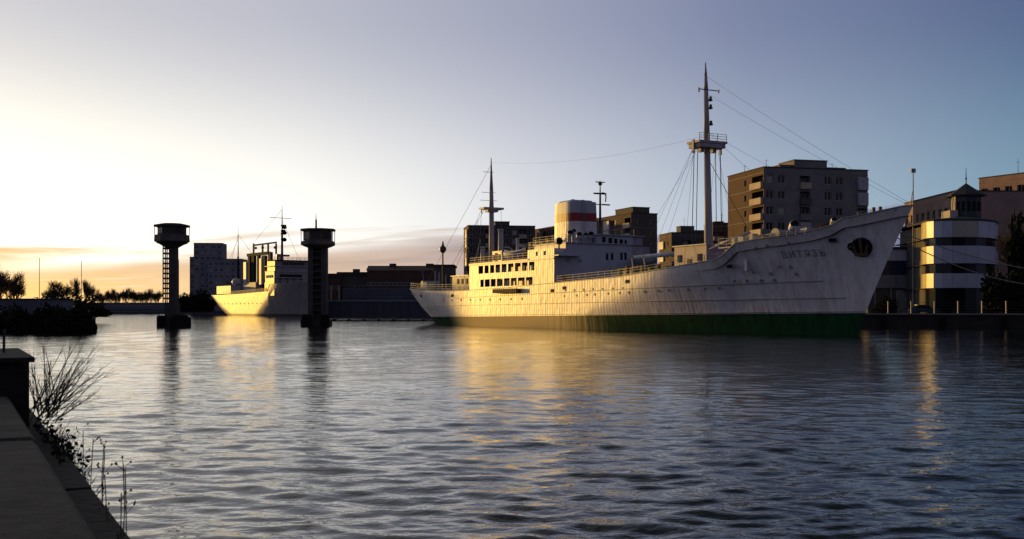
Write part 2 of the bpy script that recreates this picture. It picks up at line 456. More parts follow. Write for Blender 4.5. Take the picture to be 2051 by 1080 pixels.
def interp(x, pts):
    if x <= pts[0][0]: return pts[0][1]
    for (a, b), (c, d) in zip(pts[:-1], pts[1:]):
        if x <= c:
            t = (x - a) / (c - a); return b + (d - b) * t
    return pts[-1][1]

class Hull:
    def __init__(s, stem, stern, top, beam, entry_wl, entry_deck, run_wl, run_deck, boot, keel=-1.6):
        s.stem, s.stern, s.top, s.B = stem, stern, top, beam
        s.ew, s.ed, s.rw, s.rd, s.boot, s.keel = entry_wl, entry_deck, run_wl, run_deck, boot, keel
    def half(s, u, z, zt):
        q = max(0.0, min(1.0, z / max(zt, .1)))
        le = s.ew + (s.ed - s.ew) * q ** 1.25
        lr = s.rw + (s.rd - s.rw) * q ** 0.8
        xe = max(0.0, min(1.0, (u - interp(z, s.stem)) / le))
        xr = max(0.0, min(1.0, (interp(z, s.stern) - u) / lr))
        pe = 1.55 + 0.75 * q
        e = 1 - (1 - xe) ** pe
        r = (1 - (1 - xr) ** 2.4) ** (0.75 - 0.15 * q)
        return s.B * e * r
    def pt(s, u, z):
        zt = interp(u, s.top); return Vector((u, s.half(u, z, zt), z))
    def frame(s, u, z):
        p = s.pt(u, z); du = s.pt(u + .05, z) - p; dz = s.pt(u, z + .05) - p
        n = dz.cross(du); n.normalize()
        if n.y < 0: n = -n
        return p, n
    def stations(s, n=120):
        ps = set()
        for i in range(n + 1): ps.add(round(0.5 - 0.5 * cos(pi * i / n), 5))
        return sorted(ps)
    def mesh(s, name, mats_side, mats_boot, parent, extra_u=()):
        u0t = interp(99, s.stem); u1t = interp(99, s.stern)
        ps = s.stations()
        for eu in extra_u: ps.append((eu - u0t) / (u1t - u0t))
        ps = sorted(set(ps))
        low = [i / 3 for i in range(4)]; high = [i / 12 for i in range(13)]
        def grid(qs, is_low):
            rows = []
            for p in ps:
                un = u0t + (u1t - u0t) * p
                zt = interp(un, s.top); zb = s.boot[0] + s.boot[1] * un
                col = []
                for q in qs:
                    z = s.keel + (zb - s.keel) * q if is_low else zb + (zt - zb) * q
                    a, b = interp(z, s.stem), interp(z, s.stern)
                    u = a + (b - a) * p
                    h = s.half(u, z, zt)
                    if p in (0, 1): h = 0.0
                    col.append((u, h, z))
                rows.append(col)
            mb = MB(); nr = len(rows); nq = len(qs)
            for sgn in (1, -1):
                base = len(mb.v)
                for col in rows: mb.v += [(a, b * sgn, c) for a, b, c in col]
                for i in range(nr - 1):
                    for j in range(nq - 1):
                        q = (base + i * nq + j, base + (i + 1) * nq + j, base + (i + 1) * nq + j + 1, base + i * nq + j + 1)
                        mb.f.append(q if sgn < 0 else q[::-1]); mb.m.append(0)
            return mb, rows
        lo, _ = grid(low, True); hi, rows = grid(high, False)
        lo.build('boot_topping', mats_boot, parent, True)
        hi.build('hull', mats_side, parent, True)
        # bulwark cap rail along the top edge, deck 0.9 m below it
        for sgn in (1, -1):
            c = MB(); pts = [(r[-1][0], r[-1][1] * sgn, r[-1][2]) for r in rows]
            for a, b in zip(pts[:-1], pts[1:]):
                c.tube(a, b, 0.07, 0.07, 5, 0, False)
            c.build('cap_rail', M['white_rail'], parent)
        d = MB()
        for i in range(len(rows) - 1):
            a, b = rows[i][-1], rows[i + 1][-1]
            k = 0.96
            d.face([(a[0], a[1] * k, a[2] - .9), (b[0], b[1] * k, b[2] - .9), (b[0], -b[1] * k, b[2] - .9), (a[0], -a[1] * k, a[2] - .9)])
        d.build('deck', M['deck'], parent)

ship = thing('research_ship', 'long white ship with green boot-top and red-banded funnel, bow pointing right, at the quay', 'ship', (S0X, S0Y, 0), R(90 + TH))
top = [(-6.6, 11.75), (-3.4, 11.15), (-1.8, 10.95), (-0.9, 10.35), (0.6, 9.95), (3.0, 9.7), (7.4, 9.4), (9.3, 9.2), (10.6, 8.0), (11.6, 7.6), (17.8, 7.1), (29, 6.3),
       (47, 5.85), (60, 5.5), (74, 5.33), (84, 5.4), (95, 5.75), (105.2, 6.3)]
H = Hull(stem=[(-1.6, 0.8), (0, 0.0), (2.0, -0.85), (4.2, -2.0), (8.0, -4.2), (11.8, -6.6), (13, -7.4)],
         stern=[(-1.6, 96), (0, 97.5), (1.5, 100.2), (3.0, 102.6), (4.5, 104.2), (6.3, 105.2)],
         top=top, beam=6.2, entry_wl=46, entry_deck=27, run_wl=34, run_deck=15, boot=(2.05, -0.009))
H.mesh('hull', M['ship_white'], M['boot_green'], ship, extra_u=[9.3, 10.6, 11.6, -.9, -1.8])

# rubbing strakes and weld lines along the side
for (za, zb, ua, ub) in ((2.25, 1.35, -0.8, 100), (3.55, 2.9, 1, 101), (5.2, 4.2, 3, 78)):
    for sgn in (1, -1):
        s_ = MB(); pts = []
        for i in range(61):
            u = ua + (ub - ua) * i / 60; z = za + (zb - za) * i / 60
            p = H.pt(max(u, interp(z, H.stem) + .1), z); pts.append((p.x, (p.y + .01) * sgn, p.z))
        for a, b in zip(pts[:-1], pts[1:]): s_.tube(a, b, 0.055, 0.055, 5, 0, False)
        s_.build('rubbing_strake', M['ship_white_old'], ship)

# portholes: one disc and rim mesh, placed along the plating
ph = MB().lathe([(0.21, -0.02), (0.21, 0.035), (0.16, 0.035)], n=12, m=0).lathe([(0.16, 0.0), (0.16, 0.03), (0.0, 0.03)], n=12, m=1).mesh('porthole', [M['grey_paint'], M['glass_dark']])
def porthole(u, z, sc=1.0, name='porthole', mesh=None, roll=0.0, parent=None, hull=None, off=0.01):
    p, n = (hull or H).frame(u, z)
    o = link(name, mesh or ph, parent or ship)
    o.location = p + n * off
    q = n.to_track_quat('Z', 'Y')
    o.rotation_euler = q.to_euler(); o.scale = (sc, sc, sc)
    return o
for i in range(13):
    u = 14.5 + i * 2.45 + (0.6 if i % 3 == 0 else 0); porthole(u, 4.95 - 0.018 * u, 0.8)
for i in range(4): porthole(8.2 + i * 1.5, 5.35, 0.9)
for u, z in ((6.0, 6.6), (7.1, 6.65), (5.6, 5.9), (8.4, 6.0), (10.2, 6.2), (9.1, 8.55), (5.3, 8.9), (7.7, 8.75)): porthole(u, z, 0.8)
for i in range(9): porthole(56 + i * 3.3, 3.9, 0.85)
for i in range(7): porthole(31 + i * 2.2, 4.9, 0.8)
# mooring fairleads (dark slots)
slot = MB().box(-.34, .34, -.17, .17, -.04, .04, 1).box(-.42, .42, -.24, .24, -.05, .015, 0).mesh('fairlead', [M['grey_paint'], M['black']])
for u, z in ((0.9, 9.0), (12.6, 6.9), (47.6, 4.9), (44.5, 5.2), (30, 5.7), (79, 4.6), (92, 4.7)):
    p, n = H.frame(u, z); o = link('fairlead', slot, ship); o.location = p + n * .02
    y = Vector((0, 0, 1)); x = y.cross(n).normalized(); y2 = n.cross(x)
    o.rotation_euler = Matrix((x, y2, n)).transposed().to_euler()

# anchor hanging in its hawse pocket
def hull_frame_matrix(u, z, off):
    p, n = H.frame(u, z); y = Vector((0, 0, 1)); x = y.cross(n).normalized(); y2 = n.cross(x)
    return Matrix.Translation(p + n * off) @ Matrix((x, y2, n)).transposed().to_4x4()
au = SU(1718, 1.6); az_ = SZ(1718, 495, 1.6)
for sgn in (1,):
    mtx = hull_frame_matrix(au, az_, 0.0)
    pk = MB().lathe([(0.95, -0.35), (0.98, 0.10), (0.80, 0.16), (0.74, 0.035), (0.0, 0.03)], n=20, m=0, sx=1.05, sy=0.95)
    o = pk.build('hawse_bolster', M['black'], ship); o.matrix_local = mtx
    an = MB()
    an.box(-.10, .10, -.35, .85, .05, .25)                       # shank
    an.box(-.62, .62, -.62, -.36, .04, .34)                      # crown
    for sx in (-1, 1):
        an.prism([(sx * .42 - .13, -.5), (sx * .42 + .13, -.5), (sx * .60 + .03, .28), (sx * .60 - .10, .34)], .10, .32)
        an.prism([(sx * .60 - .16, .18), (sx * .60 + .14, .18), (sx * .66, .52)], .08, .36)
    an.lathe([(0.0, .05), (.16, .05), (.16, .2), (0, .2)], c=(0, .9, 0), n=10)
    o = an.build('anchor', M['rust_metal'], ship); o.matrix_local = mtx @ Matrix.Translation((0, -.15, .05))
m2 = hull_frame_matrix(SU(1699, 1.9), SZ(1699, 494, 1.9), 0.03)
rg = MB()
for k in range(14):
    a0, a1 = 2 * pi * k / 14, 2 * pi * (k + 1) / 14
    rg.tube((cos(a0) * .30, sin(a0) * .30, 0), (cos(a1) * .30, sin(a1) * .30, 0), .10, .10, 6, 0, False)
o = rg.build('fairlead_ring', M['black'], ship); o.matrix_local = m2

# name on the bow, letter by letter, in dark paint
def letters(text, u_aft, z0, size, gap):
    x = 0.0
    for ch in text:
        cu = bpy.data.curves.new('letter', 'FONT'); cu.body = ch; cu.size = size; cu.offset = 0.0; cu.resolution_u = 4
        tmp = bpy.data.objects.new('tmp', cu); COL.objects.link(tmp)
        bpy.context.view_layer.update()
        dg = bpy.context.evaluated_depsgraph_get()
        me = bpy.data.meshes.new_from_object(tmp.evaluated_get(dg))
        w = max((v.co.x for v in me.vertices), default=.3)
        for v in me.vertices:
            u = u_aft - (x + v.co.x); z = z0 + v.co.y + 0.012 * (x + v.co.x)
            p, n = H.frame(u, z); v.co = p + n * 0.03
        me.materials.clear(); me.materials.append(M['letter_paint'])
        link('letter', me, ship)
        bpy.data.objects.remove(tmp); x += w + gap
M['letter_paint'] = material('faded_letter_paint', (0.15, 0.14, 0.17), .7)
letters('ВИТЯЗЬ', SU(1556, 4.3), SZ(1556, 517, 4.3), 0.92, 0.24)

# ---- superstructure aft of u = 47
UF = SU(1110, 6.2)         # front of the bridge block
UA = SU(943, 6.0)          # aft end of the promenade deck
zt1 = SZ(1057, 521, 6.2)   # promenade roof
zt2 = SZ(1100, 497, 6.2)
side = 6.215
def wall_panel(mb, O, ux, Lw, z0, z1, ops, depth, m=0, mrev=0, nrm=None):
    """wall in the vertical plane through O along ux, with rectangular openings (a, b, za, zb) and reveals of the given depth"""
    ux = Vector(ux).normalized(); nrm = Vector(nrm) if nrm is not None else Vector((ux.y, -ux.x, 0))
    xs = sorted(set([0.0, Lw] + [q for o in ops for q in o[:2]])); zs = sorted(set([z0, z1] + [q for o in ops for q in o[2:4]]))
    P = lambda a, z, d=0.0: (O[0] + ux.x * a - nrm.x * d, O[1] + ux.y * a - nrm.y * d, z)
    oset = [(round(a, 4), round(b, 4), round(c, 4), round(d, 4)) for a, b, c, d in ops]
    for zi in range(len(zs) - 1):
        run = None
        for xi in range(len(xs) - 1):
            cx = (xs[xi] + xs[xi + 1]) / 2; cz = (zs[zi] + zs[zi + 1]) / 2
            hole = any(a < cx < b and c < cz < d for a, b, c, d in oset)
            if not hole and run is None: run = xs[xi]
            if run is not None and (hole or xi == len(xs) - 2):
                e = xs[xi] if hole else xs[xi + 1]
                mb.face([P(run, zs[zi]), P(e, zs[zi]), P(e, zs[zi + 1]), P(run, zs[zi + 1])], m); run = None
    for a, b, c, d in ops:
        dd = depth
        mb.face([P(a, c), P(a, c, dd), P(a, d, dd), P(a, d)], mrev); mb.face([P(b, c, dd), P(b, c), P(b, d), P(b, d, dd)], mrev)
        mb.face([P(a, c, dd), P(a, c), P(b, c), P(b, c, dd)], mrev); mb.face([P(a, d), P(a, d, dd), P(b, d, dd), P(b, d)], mrev)
LB = UA - UF
def ops_up():
    r = []
    us = [SU(p, side) for p in (1072, 1058, 1044, 1030, 1016, 1003, 991, 980, 969, 957)]
    for a, b in zip(us[:-1], us[1:]):
        r.append((a - UF + .22, b - UF - .22, zt1 - 1.45, zt1 - .28))
    return r
def ops_lo():
    us = [SU(p, side) for p in (1068, 1052, 1036, 1022, 1008, 994, 982, 970, 961)]
    return [(a - UF + .18, b - UF - .18, 5.75, 6.85) for a, b in zip(us[:-1], us[1:])]
for sgn in (1, -1):
    w = MB()
    wall_panel(w, (UF, side * sgn), (1, 0, 0), LB, 5.0, zt1, ops_up() + ops_lo(), .12, nrm=(0, sgn, 0))
    w.build('promenade_side', M['ship_white'], ship)
    c = MB().box(UF + 7, UA - .0, sgn * 6.17, sgn * 6.30, zt1 + .002, zt1 + .16)
    c.build('promenade_edge', M['house_white'], ship)
ih = MB().box(UF + .5, UA - 1.5, -4.4, 4.4, 4.6, zt1 - .15)
ih.build('inner_deckhouse', M['house_white'], ship)
MB().box(UF + .1, UA, -6.15, 6.15, 7.25, 7.37).build('promenade_deck', M['deck'], ship)
MB().box(UF + .1, UA + .15, -6.28, 6.28, zt1 - .14, zt1).build('promenade_roof', M['house_white'], ship)
MB().box(UA - .1, UA, -6.15, 6.15, 5.0, zt1 - .15).build('aft_bulkhead', M['house_white'], ship)
hw = MB().box(-.35, .35, -.03, .03, -.42, .42, 0).box(-.28, .28, -.05, .05, -.35, .35, 1).mesh('window', [M['wood'], M['glass_dark']])
for i in range(9):
    link('window', hw, ship, (UF + 4.2 + i * 2.45, 4.43, 8.25))
    link('window', hw, ship, (UF + 4.2 + i * 2.45, 4.43, 6.35))
# stowed gangway on the side
ua, ub = SU(1042, 6.3), SU(993, 6.3)
gw = MB().box(ua, ub, 6.26, 6.85, SZ(1018, 587, 6.3), SZ(1018, 579, 6.3), 0)
for i in range(12): gw.box(ua + (ub - ua) * (i + .2) / 12, ua + (ub - ua) * (i + .35) / 12, 6.86, 6.90, SZ(1018, 587, 6.3), SZ(1018, 577, 6.3), 0)
gw.build('gangway', M['rust_metal'], ship)

# second tier beside the bridge and the full-width front wall
U2 = SU(1057, 6.2)
w = MB(); wall_panel(w, (UF, side), (1, 0, 0), U2 - UF, zt1, zt2, [(2.0, 2.8, zt1 + .45, zt1 + 1.0), (4.2, 5.0, zt1 + .45, zt1 + 1.0)], .1, nrm=(0, 1, 0))
w.box(UF + .6, U2, 1, 6.1, zt1 - .01, zt2 - .02); w.box(UF + .6, U2, -6.2, -1, zt1 - .01, zt2 - .02)
w.build('upper_side_house', M['ship_white'], ship)
zfd = 5.0
zl = SZ(1115, 513, 6.0)      # top of the recessed lower front
def front_ops():
    o = []
    for px in (1216, 1226, 1245, 1253):
        v = SV(px, UF); a = 6.2 - v; o.append((a - .20, a + .20, SZ(px, 521, v) , SZ(px, 508, v)))
    return o
fw = MB(); wall_panel(fw, (UF, 6.2), (0, -1, 0), 12.4, zfd, zl, front_ops(), .15, nrm=(-1, 0, 0))
fw.build('bridge_front', M['house_white'], ship)
for px in (1138, 1162):
    v = SV(px, UF); o = link('porthole', ph, ship, (UF - .01, v, SZ(px, 522, v))); o.rotation_euler = (0, R(-90), 0); o.scale = (1.3,) * 3
gp = MB().box(.06, .09, -.21, .21, -.56, .56).mesh('window', M['black'])
for px in (1216, 1226, 1245, 1253):
    v = SV(px, UF); link('window', gp, ship, (UF + .02, v, (SZ(px, 521, v) + SZ(px, 508, v)) / 2))
# deck overhang that shades the starboard corner, doors below
MB().box(UF - 1.3, UF + .5, 2.6, 6.3, zl + .02, zl + .16).build('deck_overhang', M['house_white'], ship)
door = MB().box(-.05, .04, -.38, .38, 0, 1.85, 0).box(-.07, -.05, -.22, .22, 1.15, 1.6, 1).mesh('door', [M['wood'], M['glass_dark']])
for v in (4.6, -3.8): link('door', door, ship, (UF - .03, v, 5.15))
# machinery-dark band at the foot of the front
MB().box(UF - 1.2, UF - .25, -5.9, 5.9, 4.95, 5.75).build('deck_locker', M['rust_metal'], ship)

u2f = UF + .35
z3 = SZ(1160, 486, 3.0); z4 = SZ(1230, 466, 0)
va, vb = SV(1133, u2f), SV(1266, u2f)
w = MB(); w.box(u2f, UF + 9, vb, va, zl + .01, z3)
w.build('upper_bridge_tier', M['house_white'], ship)
MB().box(u2f - .3, UF + 9, vb - .1, va + .15, z3 + .005, z3 + .1).build('bridge_deck', M['house_white'], ship)
u3 = u2f + .02
v0, v1 = SV(1194, u3), SV(1268, u3)
wh = MB(); ops = []
pxs = [(1206, 1213.5), (1218.5, 1226.5), (1230, 1237), (1241, 1248), (1251, 1256)]
for a, b in pxs:
    ops.append((v0 - SV(a, u3), v0 - SV(b, u3), SZ(a, 484, v0) , SZ(a, 473, v0)))
wall_panel(wh, (u3, v0), (0, -1, 0), v0 - v1, z3 + .1, z4, ops, .2, nrm=(-1, 0, 0))
wh.box(u3 + .22, UF + 6, v1, v0, z3 + .1, z4 - .02)
wh.build('wheelhouse', M['house_white'], ship)
for a, b in pxs:
    x0, x1 = SV(a, u3), SV(b, u3)
    MB().box(u3 + .14, u3 + .17, x1, x0, SZ(a, 484, v0), SZ(a, 473, v0)).build('wheelhouse_window', M['black'], ship)
MB().box(u3 - .35, UF + 6.2, v1 - .25, v0 + .25, z4 + .01, z4 + .14).build('wheelhouse_roof', M['house_white'], ship)
# port bridge wing structure stepping down
w = MB().box(UF + .6, UF + 4, -9.2, -6.0, zl - .3, zl + 1.6); w.box(UF + .8, UF + 4, -8.2, -6.0, zl + 1.8, zl + 2.9)
w.box(UF + .5, UF + 4.1, -8.4, -6.0, zl + 2.95, zl + 3.1)
w.build('port_bridge_wing', M['purple'], ship)

# railings: posts and three bars
def railing(pts, h=1.0, step=1.5, parent=None, name='railing', r=.022, mat=None, bars=3):
    mb = MB()
    for a, b in zip(pts[:-1], pts[1:]):
        a = Vector(a); b = Vector(b); n = max(1, int((b - a).length / step))
        for i in range(n + 1):
            p = a + (b - a) * i / n; mb.tube(p, p + Vector((0, 0, h)), r * 1.3, r * 1.3, 4, 0, False)
        for k in range(bars):
            z = Vector((0, 0, h * (k + 1) / bars)); mb.tube(a + z, b + z, r, r, 4, 0, False)
    return mb.build(name, mat or M['white_rail'], parent)
railing([(u2f - .2, va + .1, z3 + .1), (u2f - .2, v0 + .2, z3 + .1)], parent=ship)
railing([(u2f - .2, va + .1, z3 + .1), (UF + 9, va + .1, z3 + .1)], parent=ship)
railing([(UF + .2, 6.1, zt2), (U2, 6.1, zt2)], parent=ship)
railing([(U2, 6.1, zt1), (UA, 6.1, zt1), (UA, -6.1, zt1), (U2, -6.1, zt1)], parent=ship)
railing([(p.x, p.y - .1, p.z) for p in [H.pt(u, interp(u, top)) for u in (75, 80, 86, 92, 97, 101, 103.5)]], parent=ship)
railing([(p.x, p.y - .1, p.z) for p in [H.pt(u, interp(u, top)) for u in (12.2, 16, 20, 26, 32, 38, 44, 46.5)]], h=.9, parent=ship)
railing([(p.x, p.y - .1, p.z) for p in [H.pt(u, interp(u, top)) for u in (-3, -1.8)]], h=.5, parent=ship)
railing([(u3 - .2, v0, z4 + .14), (u3 - .2, v1, z4 + .14)], h=.8, parent=ship)

# funnel: white with a red band, oval in plan
fu, fv = SU(1155, 0), 0.0
zf0, zf1 = zl, SZ(1155, 405, 0)
rb0, rb1 = SZ(1155, 446, 0), SZ(1155, 429.5, 0)
cxf = fu + .3
def super_ring(rx, ry, n=40, e=.42):
    out = []
    for j in range(n):
        t = 2 * pi * j / n; c, q = cos(t), sin(t)
        out.append((cxf + math.copysign(abs(c) ** e, c) * rx, math.copysign(abs(q) ** e, q) * ry))
    return out
def funnel_tier(z0, z1, k0, k1): return MB().prism(super_ring(2.75 * k0, 2.27 * k0), z0, z1, top=super_ring(2.75 * k1, 2.27 * k1))
fun = funnel_tier(zf0, rb0, 1, .985).build('funnel', M['ship_white'], ship)
funnel_tier(rb0 + .004, rb1, .99, .98).build('red_band', M['red'], fun)
ft = funnel_tier(rb1 + .004, zf1 - .12, .98, .955); ft.prism(super_ring(2.3, 1.9), zf1 - .118, zf1 + .12, top=super_ring(2.0, 1.7)); ft.build('funnel_top', M['house_white'], fun)
fr = MB()
for a in (0, 2.1, 4.2): fr.tube((cxf + cos(a) * 1.2, sin(a) * .9, zf1 - .4), (cxf + cos(a) * 1.2, sin(a) * .9, zf1 + .3), .28, .28, 10)
fr.build('exhaust_pipe', M['dark_metal'], fun)
ld = MB()
for s_ in (-.2, .2): ld.tube((cxf - 2.85, s_ + .4, zf0), (cxf - 2.80, s_ + .4, zf1), .025)
for i in range(18): ld.tube((cxf - 2.83, .2, zf0 + .35 * i), (cxf - 2.83, .6, zf0 + .35 * i), .02, n=4)
ld.build('funnel_ladder', M['grey_paint'], fun)
MB().box(cxf - 2.6, cxf + 4.5, -3.6, 3.6, zt1, z3 - .05).build('funnel_casing', M['ship_white'], ship)

# searchlight and clutter on the bridge wings
def ventilator(u, v, z, h, r, name='ventilator', mat=None, face=-1):
    mb = MB().tube((u, v, z), (u, v, z + h), r, r, 12)
    pts = [(u, v, z + h), (u + face * r * .3, v, z + h + r * .8), (u + face * r * 1.1, v, z + h + r * 1.25)]
    mb.tube(pts[0], pts[1], r, r * 1.15, 12); mb.tube(pts[1], pts[2], r * 1.15, r * 1.5, 12)
    mb.tube(pts[2], (pts[2][0] + face * .06, v, pts[2][2]), r * 1.3, r * 1.3, 12, 1)
    return mb.build(name, [mat or M['house_white'], M['black']], ship)
sl = MB().tube((UF - .2, 5.6, zt2 - .2), (UF - .2, 5.6, zt2 + .5), .12, n=8).tube((UF + .25, 5.6, zt2 + .85), (UF - .35, 5.6, zt2 + .85), .42, .50, 16).tube((UF - .36, 5.6, zt2 + .85), (UF - .40, 5.6, zt2 + .85), .40, .40, 16, 1)
sl.build('searchlight', [M['house_white'], M['black']], ship)
for px, rr_, hh in ((1140, .3, .9), (1148, .22, 1.3), (1158, .3, .7), (1171, .25, .8), (1181, .35, .7)):
    v = SV(px, u2f + 1.0); ventilator(u2f + 1.0, v, z3 + .08, hh, rr_)
MB().box(u2f + .5, u2f + 2.2, SV(1190, u2f), SV(1177, u2f), z3 + .1, z3 + .9).build('signal_locker', M['grey_paint'], ship)

# radar mast behind the wheelhouse
ru = UF + 3.5; rv = SV(1202, ru)
rz1 = PZ(363, S0Y + ru * AY + rv * NY)
zz = lambda py: PZ(py, S0Y + ru * AY + rv * NY)
mb = MB().tube((ru, rv, z4), (ru, rv, zz(388)), .20, .13, 10).tube((ru, rv, zz(388)), (ru, rv, zz(362)), .10, .05, 8)
mb.build('radar_mast', M['dark_metal'], ship)
def yard(mb, u, v, z, half, r): mb.tube((u, v + half, z), (u, v - half, z), r, r, 6)
mb = MB(); yard(mb, ru, rv + .1, zz(388), .95, .10); mb.box(ru - .4, ru + .4, rv - .8, rv + .9, zz(389), zz(387)); yard(mb, ru, rv - .1, zz(410), 1.5, .06); yard(mb, ru, rv, zz(365), .75, .07)
mb.build('radar_yard', M['dark_metal'], ship)
MB().box(ru - .12, ru + .12, rv - 1.5, rv - .3, zz(411), zz(408.5)).build('radar_scanner', M['dark_metal'], ship)
pts = [(ru, rv - .3, zz(386)), (ru, rv - .75, zz(387)), (ru, rv - .95, zz(392)), (ru, rv - .85, zz(404))]
MB().path(pts, .09, 6).build('signal_pipe', M['dark_metal'], ship)
MB().lathe([(0, -.3), (.25, -.2), (.3, 0), (.25, .2), (0, .3)], (ru, rv, zz(368)), 10).build('mast_lamp', M['dark_metal'], ship)

# foremast
fm_u = SU(1420, 0); fY = S0Y + fm_u * AY
fz = lambda py: PZ(py, fY)
rake = lambda z: fm_u + (z - 8) * 0.028
def mast(profile, vtop, name, mat):
    mb = MB()
    for (z0, r0), (z1, r1) in zip(profile[:-1], profile[1:]): mb.tube((rake(z0), 0, z0), (rake(z1), 0, z1), r0, r1, 14, 0, True)
    return mb.build(name, mat, ship, True)
M['mast_paint'] = material('mast_paint', (0.36, 0.33, 0.36), 0.6, 0.25, 1.0, stretch=(1, 1, .2))
fmast = mast([(6.5, .50), (fz(300), .36), (fz(285), .36), (fz(180), .26), (fz(150), .16), (fz(123), .05)], 0, 'foremast', M['mast_paint'])
zc = fz(297)
cn = MB().prism([(rake(zc) - 1.1, -1.75), (rake(zc) + 1.1, -1.75), (rake(zc) + 1.1, 1.75), (rake(zc) - 1.1, 1.75)], zc, zc + .5)
cn.box(rake(zc) - 1.2, rake(zc) + 1.2, -1.95, 1.95, zc + .5, zc + .75)
for v in (-1.9, 1.9): cn.box(rake(zc) - .15, rake(zc) + .15, v - .1, v + .1, zc - .6, zc + .9)
for v in (-.85, .85): cn.box(rake(zc) - .3, rake(zc) + .3, v - .25, v + .25, zc - .45, zc)
cn.build('crosstree_platform', M['mast_paint'], fmast)
railing([(rake(zc) - 1.1, 1.9, zc + .75), (rake(zc) - 1.1, -1.9, zc + .75)], .8, 1.0, fmast, r=.03)
mb = MB(); zq = fz(178); yard(mb, rake(zq), -.4, zq, 1.45, .06)
mb.tube((rake(zq), 1.0, zq + .15), (rake(zq), 1.0, zq - .35), .1, n=6); mb.tube((rake(zq), -1.8, zq + .15), (rake(zq), -1.8, zq - .25), .08, n=6)
mb.build('signal_yard', M['mast_paint'], fmast)
for py, s_ in ((199, -1), (248, -1), (215, -1)):
    z = fz(py); MB().box(rake(z) - .2, rake(z) + .2, s_ * .75 if s_ > 0 else -.75, 0, z - .08, z + .12).lathe([(.16, .12), (.18, .4), (0, .5)], (rake(z), -.6, z), 8).build('mast_light', M['dark_metal'], fmast)
# standing rigging
def wire(a, b, parent, r=.028, sag=0.0, n=6, name='stay', mat=None):
    a = Vector(a); b = Vector(b); pts = [a + (b - a) * (i / n) - Vector((0, 0, sag * 4 * (i / n) * (1 - i / n))) for i in range(n + 1)]
    return MB().path(pts, r, 4).build(name, mat or M['black'], parent)
tipz = 11.6
for (py, du, dz) in ((185, -6.3, 11.7), (262, -2.0, 10.8), (262, 4.0, 9.7), (150, -6.5, 11.8)):
    z = fz(py); wire((rake(z), 0, z), (du, 0, dz), ship, .013, .25)
for v0_, u1_, v1_ in ((1.9, 27, 5.6), (1.9, 29.5, 5.6), (1.5, 25, 5.6), (-1.9, 27, -5.6), (-1.5, 24, -5.6), (1.2, 32, 5.6), (-1.2, 31, -5.6), (1.9, 20, 5.5)):
    wire((rake(zc), v0_, zc), (u1_, v1_, 6.9), ship, .014)
for v0_ in (-1.85, -1.2, 1.3, 1.8): wire((rake(zc), v0_, zc - .3), (fm_u + .4, v0_ * 1.15, 10.2), ship, .04, name='hoist_rope')

# mast house, derrick booms and hatch on the foredeck
MB().box(fm_u - 2.9, fm_u + 3.0, -2.6, 2.6, 6.0, SZ(1392, 492, 2.6)).build('mast_house', M['purple'], ship)
zt = SZ(1392, 492, 2.6)
MB().box(fm_u - 3.1, fm_u + 3.2, -2.8, 2.8, zt + .003, zt + .12).build('mast_house_roof', M['house_white'], ship)
door2 = MB().box(-.35, .35, -.03, .03, 0, 1.7, 0).mesh('door', M['wood'])
link('door', door2, ship, (fm_u + .2, 2.62, 6.4)); link('window', hw, ship, (fm_u + 2, 2.63, 8.2)); link('window', hw, ship, (fm_u - 1.7, 2.63, 8.2))
bu0 = SU(1388, 1.0); bz0 = SZ(1388, 505, 1.0); bu1 = SU(1272, 1.0); bz1 = SZ(1272, 516, 1.0)
MB().tube((bu0, 1.0, bz0), (bu1, 1.0, bz1), .30, .24, 12).build('derrick_boom', M['house_white'], ship, True)
bu2 = SU(1406, 2.2); bz2 = SZ(1406, 503, 2.2); bu3 = SU(1502, 2.0); bz3 = SZ(1502, 466, 2.0)
MB().tube((bu2, 2.2, bz2), (bu3, 2.0, bz3), .17, .13, 10).build('derrick_boom', M['house_white'], ship, True)
wire((bu3, 2.0, bz3), (rake(fz(300)), .6, fz(300)), ship, .03, name='topping_lift')
MB().box(26.5, 38, -3.2, 3.2, 5.6, 7.2).build('hatch_coaming', M['canvas'], ship)
MB().box(26.3, 38.2, -3.4, 3.4, 7.22, 7.45).build('hatch_cover', M['green_tarp'], ship)
for i in range(7): MB().box(24.5 + i * 1.6, 24.9 + i * 1.6, 4.2, 4.6, 5.5, 7.3 + .3 * (i % 2)).build('bollard', M['rust_metal'] if i % 2 else M['green_tarp'], ship)
MB().box(SU(1386, 2.0), SU(1346, 2.0), 1.2, 2.4, SZ(1365, 523, 2), SZ(1365, 514, 2)).build('deck_store', M['wood'], ship)
MB().box(SU(1300, 3), SU(1276, 3), 1.5, 3.8, 5.6, 7.6).build('deck_box', M['rust_metal'], ship)
for px in (1272, 1296): 
    u = SU(px, 5.7); MB().tube((u, 5.7, 5.4), (u + .6, 5.7, 8.4), .10, .08, 8).tube((u + .6, 5.7, 8.4), (u + .3, 6.3, 9.0), .08, .06, 8).build('boat_davit', M['house_white'], ship)

